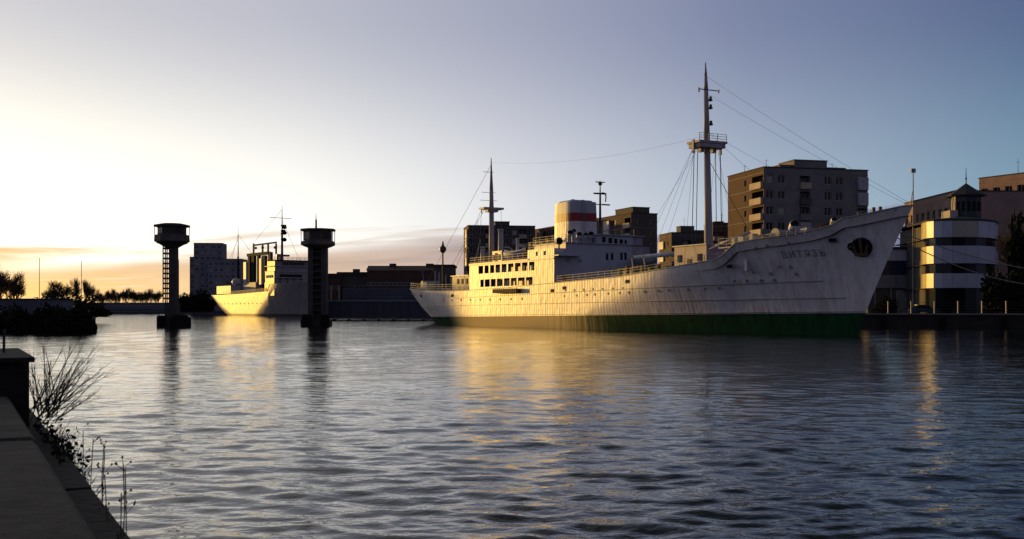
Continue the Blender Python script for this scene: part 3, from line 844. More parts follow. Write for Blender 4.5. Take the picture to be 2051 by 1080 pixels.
# panels and cabins by the forecastle break that catch the low sun
for px, py0, py1, wpx, v in ((1466, 517, 498, 6, 4.2), (1468, 492, 478, 6, 3.4), (1483, 497, 474, 10, 3.4), (1504, 490, 468, 6, 3.6), (1476, 515, 500, 5, 4.6), (1455, 520, 500, 7, 4.6)):
    u0, u1 = SU(px + wpx / 2, v), SU(px - wpx / 2, v)
    MB().box(u0, u1, v - .8, v, SZ(px, py0, v), SZ(px, py1, v)).build('vent_trunk', M['canvas'], ship)
MB().box(10.6, 11.0, -4.6, 4.6, 6.4, 9.0).build('forecastle_bulkhead', M['ship_white'], ship)
MB().box(8.6, 17, 2.4, 3.2, 8.95, 9.1).build('catwalk', M['canvas'], ship)
railing([(8.6, 3.2, 9.1), (17, 3.2, 9.1)], .9, 1.2, ship)
railing([(9.2, 4.9, 9.2), (6.0, 4.55, 9.45), (3.0, 3.9, 9.65)], .55, .9, ship)
# forecastle machinery
ventilator(SU(1586, 1.5), 1.5, 8.9, 1.5, .38, face=-1)
ventilator(SU(1603, 1.2), 1.2, 8.9, 1.2, .22, face=1)
wd = MB().tube((SU(1560, 2.4), 2.6, 9.9), (SU(1560, 2.4), .6, 9.9), .55, .55, 14).tube((SU(1560, 2.4), 2.9, 9.9), (SU(1560, 2.4), 2.6, 9.9), .7, .7, 14).box(SU(1575, 2), SU(1550, 2), .5, 2.7, 8.6, 9.6)
wd.build('windlass', M['grey_paint'], ship)
MB().box(SU(1625, 1), SU(1612, 1), -.5, 1.6, 9, 10.5).build('forecastle_locker', M['house_white'], ship)
MB().box(SU(1650, .8), SU(1640, .8), -.5, 1.2, 9.2, 10.75).build('forecastle_locker', M['rust_metal'], ship)
ventilator(SU(1667, .8), .8, 9.5, 1.3, .22)
MB().tube((-6.3, 0, 11.5), (-6.5, 0, 13.0), .05, .03).build('jackstaff', M['mast_paint'], ship)
for u in (-3.2, -2.4): MB().tube((u, .5, 10.8), (u, .5, 11.9), .14, .16, 10).build('mooring_bitt', M['dark_metal'], ship)

# mainmast
mu = SU(985, 0); mY = S0Y + mu * AY
mz = lambda py: PZ(py, mY)
rk = lambda z: mu + (z - 9) * .012
mb = MB()
for (z0, r0), (z1, r1) in zip([(8.5, .46), (mz(420), .38), (mz(380), .30), (mz(316), .05)][:-1], [(mz(420), .38), (mz(380), .30), (mz(316), .05)]): mb.tube((rk(z0), 0, z0), (rk(z1), 0, z1), r0, r1, 12)
mm = mb.build('mainmast', M['mast_paint'], ship, True)
z = mz(420); MB().box(rk(z) - .9, rk(z) + .9, -1.75, 1.75, z, z + .3).box(rk(z) - .6, rk(z) + .6, -.9, .9, z - .4, z).tube((rk(z), 1.7, z), (rk(z), 1.7, z - .7), .08).build('crosstree_platform', M['mast_paint'], mm)
mb = MB()
for py, hl in ((345, .9), (386, 1.2), (402, 1.5)): yard(mb, rk(mz(py)), .5, mz(py), hl, .035)
mb.build('signal_yard', M['mast_paint'], mm)
for v0_, u1_ in ((1.7, 83), (1.7, 72), (-1.7, 84), (1.2, 86)): wire((rk(z), v0_, z), (u1_, 5.2 * (1 if v0_ > 0 else -1), zt1 - .5 if u1_ < 75 else 6.3), ship, .025)
wire((rk(mz(325)), 0, mz(325)), (rake(fz(270)), 0, fz(270)), ship, .010, 1.2, 10, 'aerial')
wire((rk(mz(330)), 0, mz(330)), (104.5, 0, 6.6), ship, .025)
# king posts, vents and small houses on the promenade roof
for px, py0, py1, r in ((1003, 497, 462, .42), (967, 528, 497, .40), (1037, 505, 480, .25)):
    u = SU(px, 1.5); MB().tube((u, 1.5, zt1 - .2), (u, 1.5, SZ(px, py1, 1.5)), r, r * .92, 14).lathe([(r * 1.15, 0), (r * 1.15, .15), (0, .3)], (u, 1.5, SZ(px, py1, 1.5)), 14).build('king_post', M['mast_paint'], ship, True)
u = SU(995, 3.0); MB().box(u - 1.6, u + 1.5, .8, 3.0, zt1, SZ(995, 503, 3)).build('deck_cabin', M['house_white'], ship); link('door', door2, ship, (u + .2, 3.02, zt1 + .05))
for i in range(2): link('window', hw, ship, (u - .8 + i * 1.9, 3.04, zt1 + 1.1))
MB().tube((SU(950, 2), 2, zt1), (SU(962, 2), 2, SZ(962, 480, 2)), .10, .07, 8).build('stern_derrick', M['house_white'], ship)
MB().box(U2 + 1.2, U2 + 6, -3.5, 3.5, zt1, zt1 + 1.2).build('engine_skylight', M['wood'], ship)
for i in range(5): MB().box(U2 + 1.4 + i * .9, U2 + 2.0 + i * .9, 3.5, 3.56, zt1 + .4, zt1 + .9).build('skylight_pane', M['glass_dark'], ship)
for i, px in enumerate((1064, 1076, 1087, 1099)):
    u = SU(px, 3.2); ventilator(u, 3.2, zt2 - .3, 1.2 + .3 * (i % 2), .25, mat=M['mast_paint'])
# aft deckhouse and stern gear
ua, ub = SU(940, 3.5), SU(906, 3.5)
MB().box(ua, ub, -3.5, 3.5, 5.2, SZ(925, 553, 3.5)).build('aft_deckhouse', M['purple'], ship)
MB().box(ua - .2, ub + .3, -3.7, 3.7, SZ(925, 553, 3.5) + .003, SZ(925, 553, 3.5) + .12).build('aft_deckhouse_roof', M['house_white'], ship)
for i in range(3): link('window', hw, ship, (ua + 1 + i * 1.6, 3.53, 6.9))
MB().tube((ub + .4, 3.4, 5.4), (ub + .4, 3.4, SZ(925, 553, 3.5)), .16, n=8).build('deck_post', M['house_white'], ship)
for px, v, h, r, mt in ((872, .5, 3.6, .12, 'mast_paint'), (880, 1.5, 3.2, .14, 'grey_paint'), (893, 2.5, 2.6, .10, 'mast_paint')):
    u = SU(px, v); MB().tube((u, v, 5.6), (u, v, 5.6 + h), r, r * .8, 8).build('stern_post', M[mt], ship)
MB().tube((102, 1.6, 6.9), (102, -1.6, 6.9), .6, .6, 14).box(101.2, 102.8, -1.8, 1.8, 5.5, 6.4).build('mooring_winch', M['grey_paint'], ship)
MB().box(99, 100.6, .5, 2.0, 5.5, 7.2).build('stern_locker', M['canvas'], ship)
MB().tube((104.6, 0, 6.2), (105.6, 0, 9.4), .04).build('ensign_staff', M['mast_paint'], ship)

# lifeboats, lifted on and off: things of their own
def lifeboat(u, v, z, label, L=6.2):
    o = thing('lifeboat', label, 'lifeboat', group='lifeboats of the long white ship')
    c, s_ = cos(R(90 + TH)), sin(R(90 + TH))
    o.location = (S0X + c * u - s_ * v, S0Y + s_ * u + c * v, z); o.rotation_euler = (0, 0, R(90 + TH))
    mb = MB(); n = 14; secs = []
    for i in range(n + 1):
        t = i / n * 2 - 1; w = 1.0 * (1 - abs(t) ** 2.4) ** .8; sheer = .25 * t * t
        ring = []
        for j in range(7):
            a = pi * j / 6; ring.append((t * L / 2, -cos(a) * w, .95 + sheer - sin(a) * (.95 + sheer * .3) * (1 - abs(t) ** 4 * .8)))
        secs.append(ring)
    for ring in secs: mb.v += ring
    for i in range(n):
        for j in range(6): mb.f.append((i * 7 + j, (i + 1) * 7 + j, (i + 1) * 7 + j + 1, i * 7 + j + 1)); mb.m.append(0)
    mb.build('boat_hull', M['house_white'], o, True)
    cv = MB()
    for i in range(n):
        a, b = secs[i], secs[i + 1]
        cv.face([a[0], b[0], (b[0][0], 0, b[0][2] + .35), (a[0][0], 0, a[0][2] + .35)]); cv.face([(a[0][0], 0, a[0][2] + .35), (b[0][0], 0, b[0][2] + .35), b[6], a[6]])
    cv.build('boat_cover', M['canvas'], o)
    return o
lifeboat(SU(1030, 4.6), 4.6, zt1 + .35, 'covered lifeboat on the promenade roof, between the thick vent post and the funnel')
for du in (-2, 2):
    u = SU(1030, 4.6) + du; MB().path([(u, 3.6, zt1), (u, 3.9, zt1 + 1.9), (u, 4.5, zt1 + 2.3), (u, 5.2, zt1 + 2.2)], .09, 6).build('boat_davit', M['house_white'], ship)
lifeboat(SU(1290, -6.4), -6.6, zl - 1.1, 'lifeboat hanging at the far side just right of the bridge front', 5.0)

# ------------------------------------------------------------------ the smaller ship beyond the bridge towers
T2 = 35.0
A2 = (-sin(R(T2)), cos(R(T2))); N2 = (-cos(R(T2)), -sin(R(T2)))
S2 = (-66.2, 372.0)
def U2_(px, v=0.0):
    k = (px - CX) / F
    return (k * (S2[1] + v * N2[1]) - S2[0] - v * N2[0]) / (A2[0] - k * A2[1])
def Z2(px, py, v=0.0):
    u = U2_(px, v); return PZ(py, S2[1] + u * A2[1] + v * N2[1])
def V2(px, u):
    k = (px - CX) / F; return (k * (S2[1] + u * A2[1]) - S2[0] - u * A2[0]) / (N2[0] - k * N2[1])
ship2 = thing('cargo_ship', 'white ship with many masts and sunlit yellow stern, moored behind the right bridge tower', 'ship', (S2[0], S2[1], 0), R(90 + T2))
zd = Z2(500, 588, 7.5)
H2 = Hull(stem=[(-1.6, 1), (0, 0), (9, -2.5), (12, -3)], stern=[(-1.6, U2_(444, 6)), (0, U2_(440, 6)), (3, U2_(430, 6)), (9, U2_(416, 6))],
          top=[(-6, zd + 4), (8, zd + 3.2), (22, zd + 3), (24, zd + .6), (50, zd), (70, zd - .2), (U2_(416, 6), zd - .3)], beam=7.6, entry_wl=36, entry_deck=24, run_wl=22, run_deck=10, boot=(.9, 0))
H2.mesh('hull', M['ship_white_old'], M['boot_dark'], ship2, extra_u=[22, 24])
def b2(name, px0, px1, py0, py1, v0, v1, mat, parent=None, vp=None):
    vp = v1 if vp is None else vp
    u0, u1 = U2_(px1, vp), U2_(px0, vp)
    return MB().box(u0, u1, v0, v1, Z2((px0 + px1) / 2, py1, vp), Z2((px0 + px1) / 2, py0, vp)).build(name, M[mat], parent or ship2)
uf = U2_(549, 7.4)
zb0, zb1, zb2 = zd + .1, PZ(545, S2[1] + uf * .82), PZ(523, S2[1] + uf * .82)
MB().box(uf, uf + 8, -7.4, 7.4, zd - 1, zb1).build('bridge_house', M['ship_white_old'], ship2)
wq = MB(); wq.box(uf + .3, uf + 7, -7.3, 7.0, zb1 + .01, zb2); wq.build('wheelhouse', M['ship_white_old'], ship2)
MB().box(uf - .4, uf + 7.5, -7.6, 7.4, zb2 + .01, zb2 + .3).build('wheelhouse_roof', M['roof_dark'], ship2)
MB().box(uf + .20, uf + .28, V2(612, uf), V2(566, uf), zb2 - 1.5, zb2 - .45).build('wheelhouse_window', M['glass_dark'], ship2)
for k in range(9):
    v = V2(568 + k * 5.2, uf); MB().box(uf + .12, uf + .2, v - .08, v + .08, zb2 - 1.5, zb2 - .45).build('mullion', M['ship_white_old'], ship2)
MB().box(uf - .7, uf, V2(603, uf), V2(560, uf), zb1 - 1.9, zb1 - .9).build('bridge_gallery', M['glass_dark'], ship2)
MB().box(uf - .9, uf, V2(606, uf), V2(552, uf), zb1 - 2.2, zb1 - 1.95).build('gallery_deck', M['house_white'], ship2)
b2('stern_house', 434, 462, 573, 589, 2.5, 6.2, 'house_white')
b2('winch_house', 488, 512, 566, 586, -3, 3, 'purple')
b2('side_house', 530, 544, 566, 586, 5.0, 7.0, 'ship_white_old')
b2('side_house', 532, 541, 540, 563, 3.0, 5.5, 'rust_metal')
for px, p0, p1, w_, v, mt in ((490, 525, 572, 5, 1, 'house_white'), (498, 512, 584, 4, -1, 'black'), (506, 508, 584, 5, 0, 'black'), (521, 518, 570, 4, 2.5, 'house_white'), (527, 512, 586, 7, 0, 'black'), (516, 512, 584, 3, 0, 'roof_dark'), (539, 505, 560, 5, 0, 'roof_dark')):
    b2('king_post', px - w_ / 2, px + w_ / 2, p0, p1, v - .5, v + .5, mt)
b2('gantry_beam', 494, 536, 506, 512, -.6, .6, 'black')
b2('gantry_beam', 506, 552, 487, 490, -.3, .3, 'black')
for px in (507, 525, 536, 552): b2('gantry_leg', px - 1, px + 1, 488, 510, -.2, .2, 'black')
for px, py in ((512, 497), (526, 496), (551, 496)):
    u = U2_(px, 0); MB().lathe([(0, -.5), (.45, -.35), (.6, 0), (.45, .35), (0, .5)], (u, 0, Z2(px, py, 0)), 10).build('dish_aerial', M['grey_paint'], ship2, True)
for px, pt, pb, r in ((477, 455, 586, .35), (565, 412, 524, .38)):
    u = U2_(px, 0); z0, z1 = Z2(px, pb, 0), Z2(px, pt, 0)
    m_ = MB().tube((u, 0, z0), (u, 0, z0 + (z1 - z0) * .55), r * 1.3, r, 8).tube((u, 0, z0 + (z1 - z0) * .55), (u, 0, z1), r * .7, .06, 8).build('mast', M['black'], ship2)
u = U2_(565, 0)
mb = MB(); z = Z2(565, 437, 0); mb.tube((u, 4.6, z), (u, -3.6, z), .10, n=6)
for py, hl in ((452, 1.3), (462, 1.0), (468, 1.2), (479, 1.1), (512, 2.6)):
    z = Z2(565, py, 0); mb.box(u - .8, u + .8, -hl, hl * .15, z - .3, z + .3)
mb.build('crosstree', M['black'], ship2)
for py in (455, 466, 480): MB().lathe([(0, -.8), (.7, -.5), (.9, 0), (.6, .5), (0, .8)], (u, -.9, Z2(565, py, 0)), 10).build('radome', M['black'], ship2)
for px, py in ((473, 565),):
    u = U2_(px, 3); MB().lathe([(0, -1.6), (1.2, -1.1), (1.7, 0), (1.2, 1.1), (0, 1.6)], (u, 3, Z2(px, py, 3)), 14, sx=1.2).tube((u, 3, zd), (u, 3, Z2(px, py, 3)), .6).build('deck_crane', M['house_white'], ship2, True)
for a, b in (((477, 470), (506, 510)), ((477, 470), (450, 575)), ((565, 420), (506, 488)), ((565, 440), (600, 522)), ((477, 480), (430, 588))):
    wire((U2_(a[0]), 0, Z2(a[0], a[1])), (U2_(b[0]), 0, Z2(b[0], b[1])), ship2, .05, n=2)
for k, (za, zb) in enumerate(((zb1 + .02, zb1 + .22), ((zb1 + zb2) / 2, (zb1 + zb2) / 2 + .18))):
    MB().box(uf - .25, uf + 8.2, -7.5, 7.5, za, zb).build('bridge_deck', M['house_white'], ship2)
for k in range(4):
    for q in range(2): MB().box(uf - .02, uf + .05, V2(561 + k * 14, uf) - .28, V2(561 + k * 14, uf) + .28, zb1 - 3.6 + q * 1.0 - .3, zb1 - 3.6 + q * 1.0 + .25).build('window', M['glass_dark'], ship2)
MB().tube((uf + 6, 3.2, zb2), (uf + 6, 3.2, zb2 + 2.6), .9, .8, 14).build('funnel', M['ship_white_old'], ship2)
railing([(uf - .3, -7.3, zb2 + .3), (uf - .3, 7.2, zb2 + .3)], 1.0, 1.6, ship2, r=.05)
railing([(p.x, p.y - .1, p.z) for p in [H2.pt(u, interp(u, H2.top)) for u in (26, 40, 55, 68)]], 1.1, 3.0, ship2, r=.05)
for k in range(12): porthole(30 + k * 4, 4.6, 1.3, parent=ship2, hull=H2)
gp3 = MB().box(-.6, .6, -.08, .08, -.5, .5).mesh('window', M['glass_dark'])
for k in range(3): link('window', gp3, ship2, (uf + 2 + k * 2.2, 7.42, zb1 - 1.6))

# ------------------------------------------------------------------ bridge towers
def tower(name_label, Y, px, sh, cab, base, antenna=None, lattice=True, cab_mat='rust_metal'):
    """sh: shaft px range, cab: (left, right, top, eave, waist, sill, under) in photo pixels"""
    o = thing('bridge_tower', name_label, 'bridge tower', (PX(px, Y), Y, 0), group='control towers of the old bridge')
    s_ = Y / F; lx = lambda p: (p - px) * s_; lz = lambda p: PZ(p, Y)
    l, r, pt, pe, pw, psl, pu = cab
    cx = lx((l + r) / 2); hw_ = (r - l) / 2 * s_
    ph_ = pi / 8
    k = 1 / cos(ph_)
    # cabin: parapet drum, window band, eaves slab
    MB().lathe([(hw_ * .35, lz(pu)), (hw_ * .80, lz(psl) - .25), (hw_ * 1.0, lz(psl)), (hw_ * 1.0, lz(psl) + .1), (hw_ * .98, lz(pw))], (cx, 0, 0), 8, phase=ph_).build('cabin_floor', M['concrete_dark'], o)
    MB().lathe([(hw_ * .80, lz(pw) + .01), (hw_ * .80, lz(pe) - .01)], (cx, 0, 0), 8, phase=ph_).build('cabin_wall', M[cab_mat], o)
    MB().lathe([(hw_ * 1.02, lz(pe)), (hw_ * 1.02, lz(pe) + .28), (hw_ * .6, lz(pt)), (0, lz(pt) + .05)], (cx, 0, 0), 8, phase=ph_).build('cabin_roof', M['roof_dark'], o)
    rr = hw_ * .80 * cos(ph_)
    hgt = lz(pe) - lz(pw)
    for j in range(8):
        a = 2 * pi * j / 8
        for q in (-.5, .5):
            wd_ = hw_ * .52
            c0 = Vector((cx + cos(a) * (rr + .03), sin(a) * (rr + .03), (lz(pe) + lz(pw)) / 2)); t = Vector((-sin(a), cos(a), 0))
            c0 += t * (q * wd_ * .52)
            m_ = MB().box(-.03, .03, -wd_ * .23, wd_ * .23, -hgt * .34, hgt * .34, 1).box(-.02, .05, -wd_ * .25, wd_ * .25, -hgt * .40, -hgt * .34).box(-.02, .05, -wd_ * .25, wd_ * .25, hgt * .34, hgt * .40)
            w = m_.build('window', [M['wood'], M['glass_dark']], o); w.location = c0; w.rotation_euler = (0, 0, a)
    for j in range(8):
        a = 2 * pi * (j + .5) / 8; MB().tube((cx + cos(a) * hw_ * .97, sin(a) * hw_ * .97, lz(pw)), (cx + cos(a) * hw_ * .97, sin(a) * hw_ * .97, lz(pe)), .05, n=5).build('cabin_post', M['dark_metal'], o)
    return o, lx, lz
M['concrete_dark'] = material('weathered_concrete', (0.10, 0.085, 0.08), 0.9, 0.4, 0.8, bump=.3)
M['tower_dark'] = material('tower_shaft', (0.065, 0.055, 0.055), 0.9, 0.4, 0.6, bump=.2)
oA, lx, lz = tower('left bridge tower with mushroom cabin over the open water, round stone pier at its foot', 154, 345, None, (310, 379, 448, 455, 471, 484, 497), None)
MB().box(lx(341), lx(354.5), -.7, .7, lz(606), lz(494)).build('shaft', M['tower_dark'], oA)
mb = MB()
for x_ in (lx(329), lx(337)): 
    for y_ in (-.5, .5): mb.tube((x_, y_, lz(606)), (x_, y_, lz(492)), .09, n=5)
for i in range(11):
    z = lz(498 + i * 10); mb.box(lx(329), lx(338), -.55, .55, z - .12, z + .12)
mb.build('ladder_cage', M['concrete_dark'], oA)
MB().lathe([(hw, z) for hw, z in ((.7, lz(497)), (1.5, lz(491)), (2.2, lz(487)))], (lx(345), 0, 0), 12).build('capital', M['concrete_dark'], oA)
MB().box(lx(335), lx(356), -1.2, 1.2, lz(632), lz(606)).build('lower_shaft', M['tower_dark'], oA)
pier = MB().prism([(lx(324), -1.9), (lx(362), -1.9), (lx(362), 1.9), (lx(324), 1.9)], -2, lz(632))
pier.build('pier', M['quay'], oA)
MB().lathe([(1.35, -2), (1.35, lz(636)), (1.15, lz(631)), (0.5, lz(629))], (lx(364), -1.2, 0), 14).build('fender_pile', M['black'], oA)
MB().lathe([(1.0, -2), (1.0, lz(638)), (.8, lz(635))], (lx(374), -1.3, 0), 12).build('fender_pile', M['black'], oA)
for x_ in (326, 331, 337): MB().tube((lx(x_), -2.0, -2), (lx(x_), -2.0, lz(634)), .22, n=8).build('timber_pile', M['black'], oA)

oB, lx, lz = tower('right bridge tower with square-looking cabin and pale aerial, in front of the smaller ship', 162, 637, None, (602, 672, 459, 463, 484, 491, 500), None, cab_mat='wood')
for a, b in ((619, 629), (645, 655)): MB().box(lx(a), lx(b), -1.0, 1.0, lz(640), lz(494)).build('shaft', M['tower_dark'], oB)
MB().box(lx(630), lx(644), .2, 1.0, lz(640), lz(494)).build('stair_wall', M['concrete_dark'], oB)
for i in range(10): MB().box(lx(628), lx(646), -.9, .2, lz(505 + i * 13) - .1, lz(505 + i * 13) + .1).build('cross_beam', M['tower_dark'], oB)
MB().tube((lx(633), 0, lz(461)), (lx(633), 0, lz(440)), .16, .14, 8).tube((lx(633), 0, lz(440)), (lx(633), 0, lz(428)), .07, .03, 6).build('aerial', M['grey_paint'], oB)
MB().box(lx(606), lx(662), -1.6, 1.6, -2, lz(640)).build('pier', M['quay'], oB)
for x_ in (614, 622, 652, 658): MB().lathe([(.45, -2), (.45, lz(632)), (.3, lz(630))], (lx(x_), -1.7, 0), 10).build('timber_pile', M['black'], oB)

# ------------------------------------------------------------------ long dark pontoon dock astern, and the floating boom before it
YD = 398.0
dk = thing('floating_dock', 'long low blue-grey floating dock between the right bridge tower and the ship stern', 'floating dock', (PX(655, YD), YD, 0))
wD = PX(905, YD) - PX(655, YD)
M['dock_low'] = material('dock_hull', (0.055, 0.06, 0.085), 0.7, 0.3, 0.15, stretch=(1, 1, .3))
M['dock_up'] = material('dock_upper', (0.075, 0.085, 0.12), 0.6, 0.3, 0.2)
MB().box(0, wD, 0, 18, -1, PZ(603, YD)).build('dock_hull', M['dock_low'], dk)
MB().box(0, wD, -.5, .0, PZ(604, YD), PZ(602, YD)).build('side_rail', M['grey_paint'], dk)
MB().box(PX(684, YD) - PX(655, YD), wD, 3, 14, PZ(603, YD) + .01, PZ(577, YD)).build('upper_works', M['dock_up'], dk)
for py in (581, 586, 591, 597): MB().box(PX(684, YD) - PX(655, YD), wD, 2.85, 3.0, PZ(py, YD) - .1, PZ(py, YD) + .1).build('stringer', M['dock_low'], dk)
for i in range(14): MB().box(2 + i * 3.1, 2.3 + i * 3.1, -.3, -.05, 1, PZ(604, YD)).build('hull_rib', M['dock_low'], dk)
for px in (662, 678): MB().box(PX(px, YD) - PX(655, YD) - .25, PX(px, YD) - PX(655, YD) + .25, 1, 1.5, PZ(603, YD), PZ(572, YD)).build('dock_post', M['grey_paint'], dk)
bm = MB().box(PX(672, 232), PX(905, 226), 228, 230, -.3, .22)
for i in range(8): bm.box(PX(672, 232) + i * 3.1, PX(672, 232) + i * 3.1 + .5, 227.8, 230.2, .22, .45)
tag(bm.build('floating_boom', M['black']), 'thin black floating boom on the water left of the long ship stern', 'boom')

# ------------------------------------------------------------------ buildings
M['brick_brown'] = brick_material('brown_brick', (0.095, 0.031, 0.023), (0.075, 0.025, 0.019), (0.06, 0.036, 0.031))
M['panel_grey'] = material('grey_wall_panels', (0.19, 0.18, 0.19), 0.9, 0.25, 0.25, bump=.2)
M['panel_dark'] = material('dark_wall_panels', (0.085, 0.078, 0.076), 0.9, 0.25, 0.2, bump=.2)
M['brick_red'] = brick_material('red_brick', (0.11, 0.045, 0.035), (0.085, 0.035, 0.03), (0.08, 0.06, 0.05))
M['plaster_pink'] = material('pink_plaster', (0.34, 0.22, 0.19), 0.9, 0.25, 0.3, bump=.15)
M['plaster_pale'] = material('pale_plaster', (0.42, 0.38, 0.34), 0.9, 0.2, 0.3)
M['concrete_blue'] = material('slab_concrete', (0.19, 0.19, 0.23), 0.9, 0.2, 0.12)
M['balcony'] = material('balcony_panel', (0.45, 0.36, 0.29), 0.8, 0.25, 0.8)
M['balcony_pale'] = material('glazed_balcony', (0.40, 0.38, 0.42), 0.6, 0.25, 0.8)
def window_mesh(w, h, pane):
    m = MB(); t = .08
    m.box(-w / 2, w / 2, 0, .06, 0, t, 0).box(-w / 2, w / 2, 0, .06, h - t, h, 0).box(-w / 2, -w / 2 + t, 0, .06, t, h - t, 0).box(w / 2 - t, w / 2, 0, .06, t, h - t, 0)
    m.box(-t / 2, t / 2, 0, .06, t, h - t, 0)
    m.box(-w / 2 + t, w / 2 - t, .03, .045, t, h - t, 1)
    return m.mesh('window', [M['frame_white'], M[pane]])
WIN = {}
def wins(w, h):
    k = (round(w, 2), round(h, 2))
    if k not in WIN: WIN[k] = [window_mesh(w, h, 'glass_dark'), window_mesh(w, h, 'glass_dark'), window_mesh(w, h, 'curtain')]
    return WIN[k]
BALC = {}
def balc(w, mat):
    k = (round(w, 2), mat)
    if k not in BALC:
        BALC[k] = MB().box(-w / 2, w / 2, -.55, -.45, 0, 1.05).box(-w / 2, w / 2, -.55, 1.0, -.14, -.02).box(-w / 2 - .06, -w / 2, -.55, 0, 0, 1.0).box(w / 2, w / 2 + .06, -.55, 0, 0, 1.0).mesh('balcony', M[mat])
    return BALC[k]
glz = {}
def glazed(w, h, mat):
    k = (round(w, 2), round(h, 2), mat)
    if k not in glz:
        m = MB().box(-w / 2, w / 2, -.5, .6, 0, h, 0)
        for i in range(4): m.box(-w / 2 + w * (i + .5) / 4 - .02, -w / 2 + w * (i + .5) / 4 + .02, -.52, -.5, 1.1, h - .1, 1)
        glz[k] = m.mesh('glazed_balcony', [M[mat], M['frame_white']])
    return glz[k]

def facade(parent, mb, O, ux, L, z0, nfl, fh, bays, rng, wmat=0, seed_c=.18, skip=None, lo=0, bmats=('balcony',), glaze=()):
    """bays: string of w (window), b (balcony), . (blank), n (narrow window)"""
    ux = Vector((ux[0], ux[1], 0)).normalized(); nr = Vector((ux.y, -ux.x, 0))
    bw = L / len(bays); ops = []; rot = atan2(ux.y, ux.x); items = []
    for fl in range(lo, nfl):
        for i, ch in enumerate(bays):
            cx = (i + .5) * bw; zb = z0 + fl * fh
            if ch == 'w': w, h, s_ = min(1.5, bw * .6), 1.45, .95
            elif ch == 'n': w, h, s_ = min(.8, bw * .5), 1.1, 1.1
            elif ch == 'b': w, h, s_ = min(4.6, bw * .88), 2.3, .12
            else: continue
            ops.append((cx - w / 2, cx + w / 2, zb + s_, zb + s_ + h)); items.append((ch, cx, zb + s_, w, h, fl, i))
    zt = z0 + nfl * fh + .9
    wall_panel(mb, O, ux, L, z0, zt, [o for o, it in zip(ops, items) if it[0] != 'b'] + [o for o, it in zip(ops, items) if it[0] == 'b'], .25, wmat, wmat)
    for o, (ch, cx, zz_, w, h, fl, i) in zip(ops, items):
        P = Vector((O[0], O[1], 0)) + ux * cx
        if ch == 'b':
            Q = P - nr * 1.2
            # recess walls and back
            a, b, c, d = o
            p = lambda t, z, dd: (O[0] + ux.x * t - nr.x * dd, O[1] + ux.y * t - nr.y * dd, z)
            mb.face([p(a, c, .25), p(a, c, 1.2), p(a, d, 1.2), p(a, d, .25)], wmat); mb.face([p(b, c, 1.2), p(b, c, .25), p(b, d, .25), p(b, d, 1.2)], wmat)
            mb.face([p(a, c, 1.2), p(a, c, .25), p(b, c, .25), p(b, c, 1.2)], wmat); mb.face([p(a, d, .25), p(a, d, 1.2), p(b, d, 1.2), p(b, d, .25)], wmat)
            mb.face([p(a, c, 1.2), p(b, c, 1.2), p(b, d, 1.2), p(a, d, 1.2)], wmat)
            if (fl, i) in glaze: link('glazed_balcony', glazed(w, h, 'balcony_pale'), parent, (P.x, P.y, zz_), rot)
            else: link('balcony', balc(w, bmats[(fl + i) % len(bmats)]), parent, (P.x, P.y, zz_), rot)
            if rng.random() < .7: link('window', rng.choice(wins(1.3, 1.3)), parent, (Q.x + nr.x * .07, Q.y + nr.y * .07, zz_ + .8), rot)
        else:
            me = wins(w, h)[2] if rng.random() < seed_c else wins(w, h)[0]
            link('window', me, parent, (P.x - nr.x * .22, P.y - nr.y * .22, zz_), rot)
    return zt

def block(label, X, Y, rot, w, d, ztop, nfl, front, left, mfront, mleft=None, roofboxes=(), lo=0, cat='apartment building', bmats=('balcony',), glaze=(), gleft=(), bleft=None, name='apartment_building', group=None, z0=1.6, seed=1, antennas=(), scc=.18):
    o = thing(name, label, cat, (X, Y, 0), R(rot), group)
    rng = random.Random(seed); fh = (ztop - .9 - z0) / nfl
    mb = MB(); facade(o, mb, (0, 0), (1, 0), w, z0, nfl, fh, front, rng, 0, scc, lo=lo, bmats=bmats, glaze=glaze)
    mb.build('front_wall', M[mfront], o)
    m2 = MB(); facade(o, m2, (0, d), (0, -1), d, z0, nfl, fh, left, rng, 0, scc, lo=lo, bmats=bleft or bmats, glaze=gleft)
    m2.build('side_wall', M[mleft or mfront], o)
    MB().face([(w, 0, z0), (w, d, z0), (w, d, ztop), (w, 0, ztop)]).face([(w, d, z0), (0, d, z0), (0, d, ztop), (w, d, ztop)]).build('rear_wall', M[mfront], o)
    for fl in range(max(1, lo), nfl + 1):
        zz = z0 + fl * fh - .06
        MB().box(-.035, w + .03, -.04, -.002, zz, zz + .14).box(-.04, -.002, -.002, d + .03, zz, zz + .14).build('floor_band', M[mfront if fl % 2 else 'panel_grey'], o)
    MB().box(0.05, w - .05, 0.05, d - .05, ztop - .5, ztop - .3).build('roof', M['roof_dark'], o)
    c = MB()
    for a, b, cc, dd in ((-.12, w + .12, -.12, .2), (-.12, w + .12, d - .2, d + .12), (-.12, .2, .2, d - .2), (w - .2, w + .12, .2, d - .2)): c.box(a, b, cc, dd, ztop + .003, ztop + .16)
    c.build('parapet_cap', M['roof_dark'], o)
    for x0, x1, y0, y1, h in roofboxes: MB().box(x0, x1, y0, y1, ztop - .4, ztop + h).box(x0 - .15, x1 + .15, y0 - .15, y1 + .15, ztop + h + .003, ztop + h + .15).build('lift_housing', M[mfront], o)
    for x, y, h in antennas: MB().tube((x, y, ztop - .3), (x, y, ztop + h), .06, .03, 5).tube((x - .5, y, ztop + h * .8), (x + .5, y, ztop + h * .8), .025, n=4).build('aerial', M['dark_metal'], o)
    return o

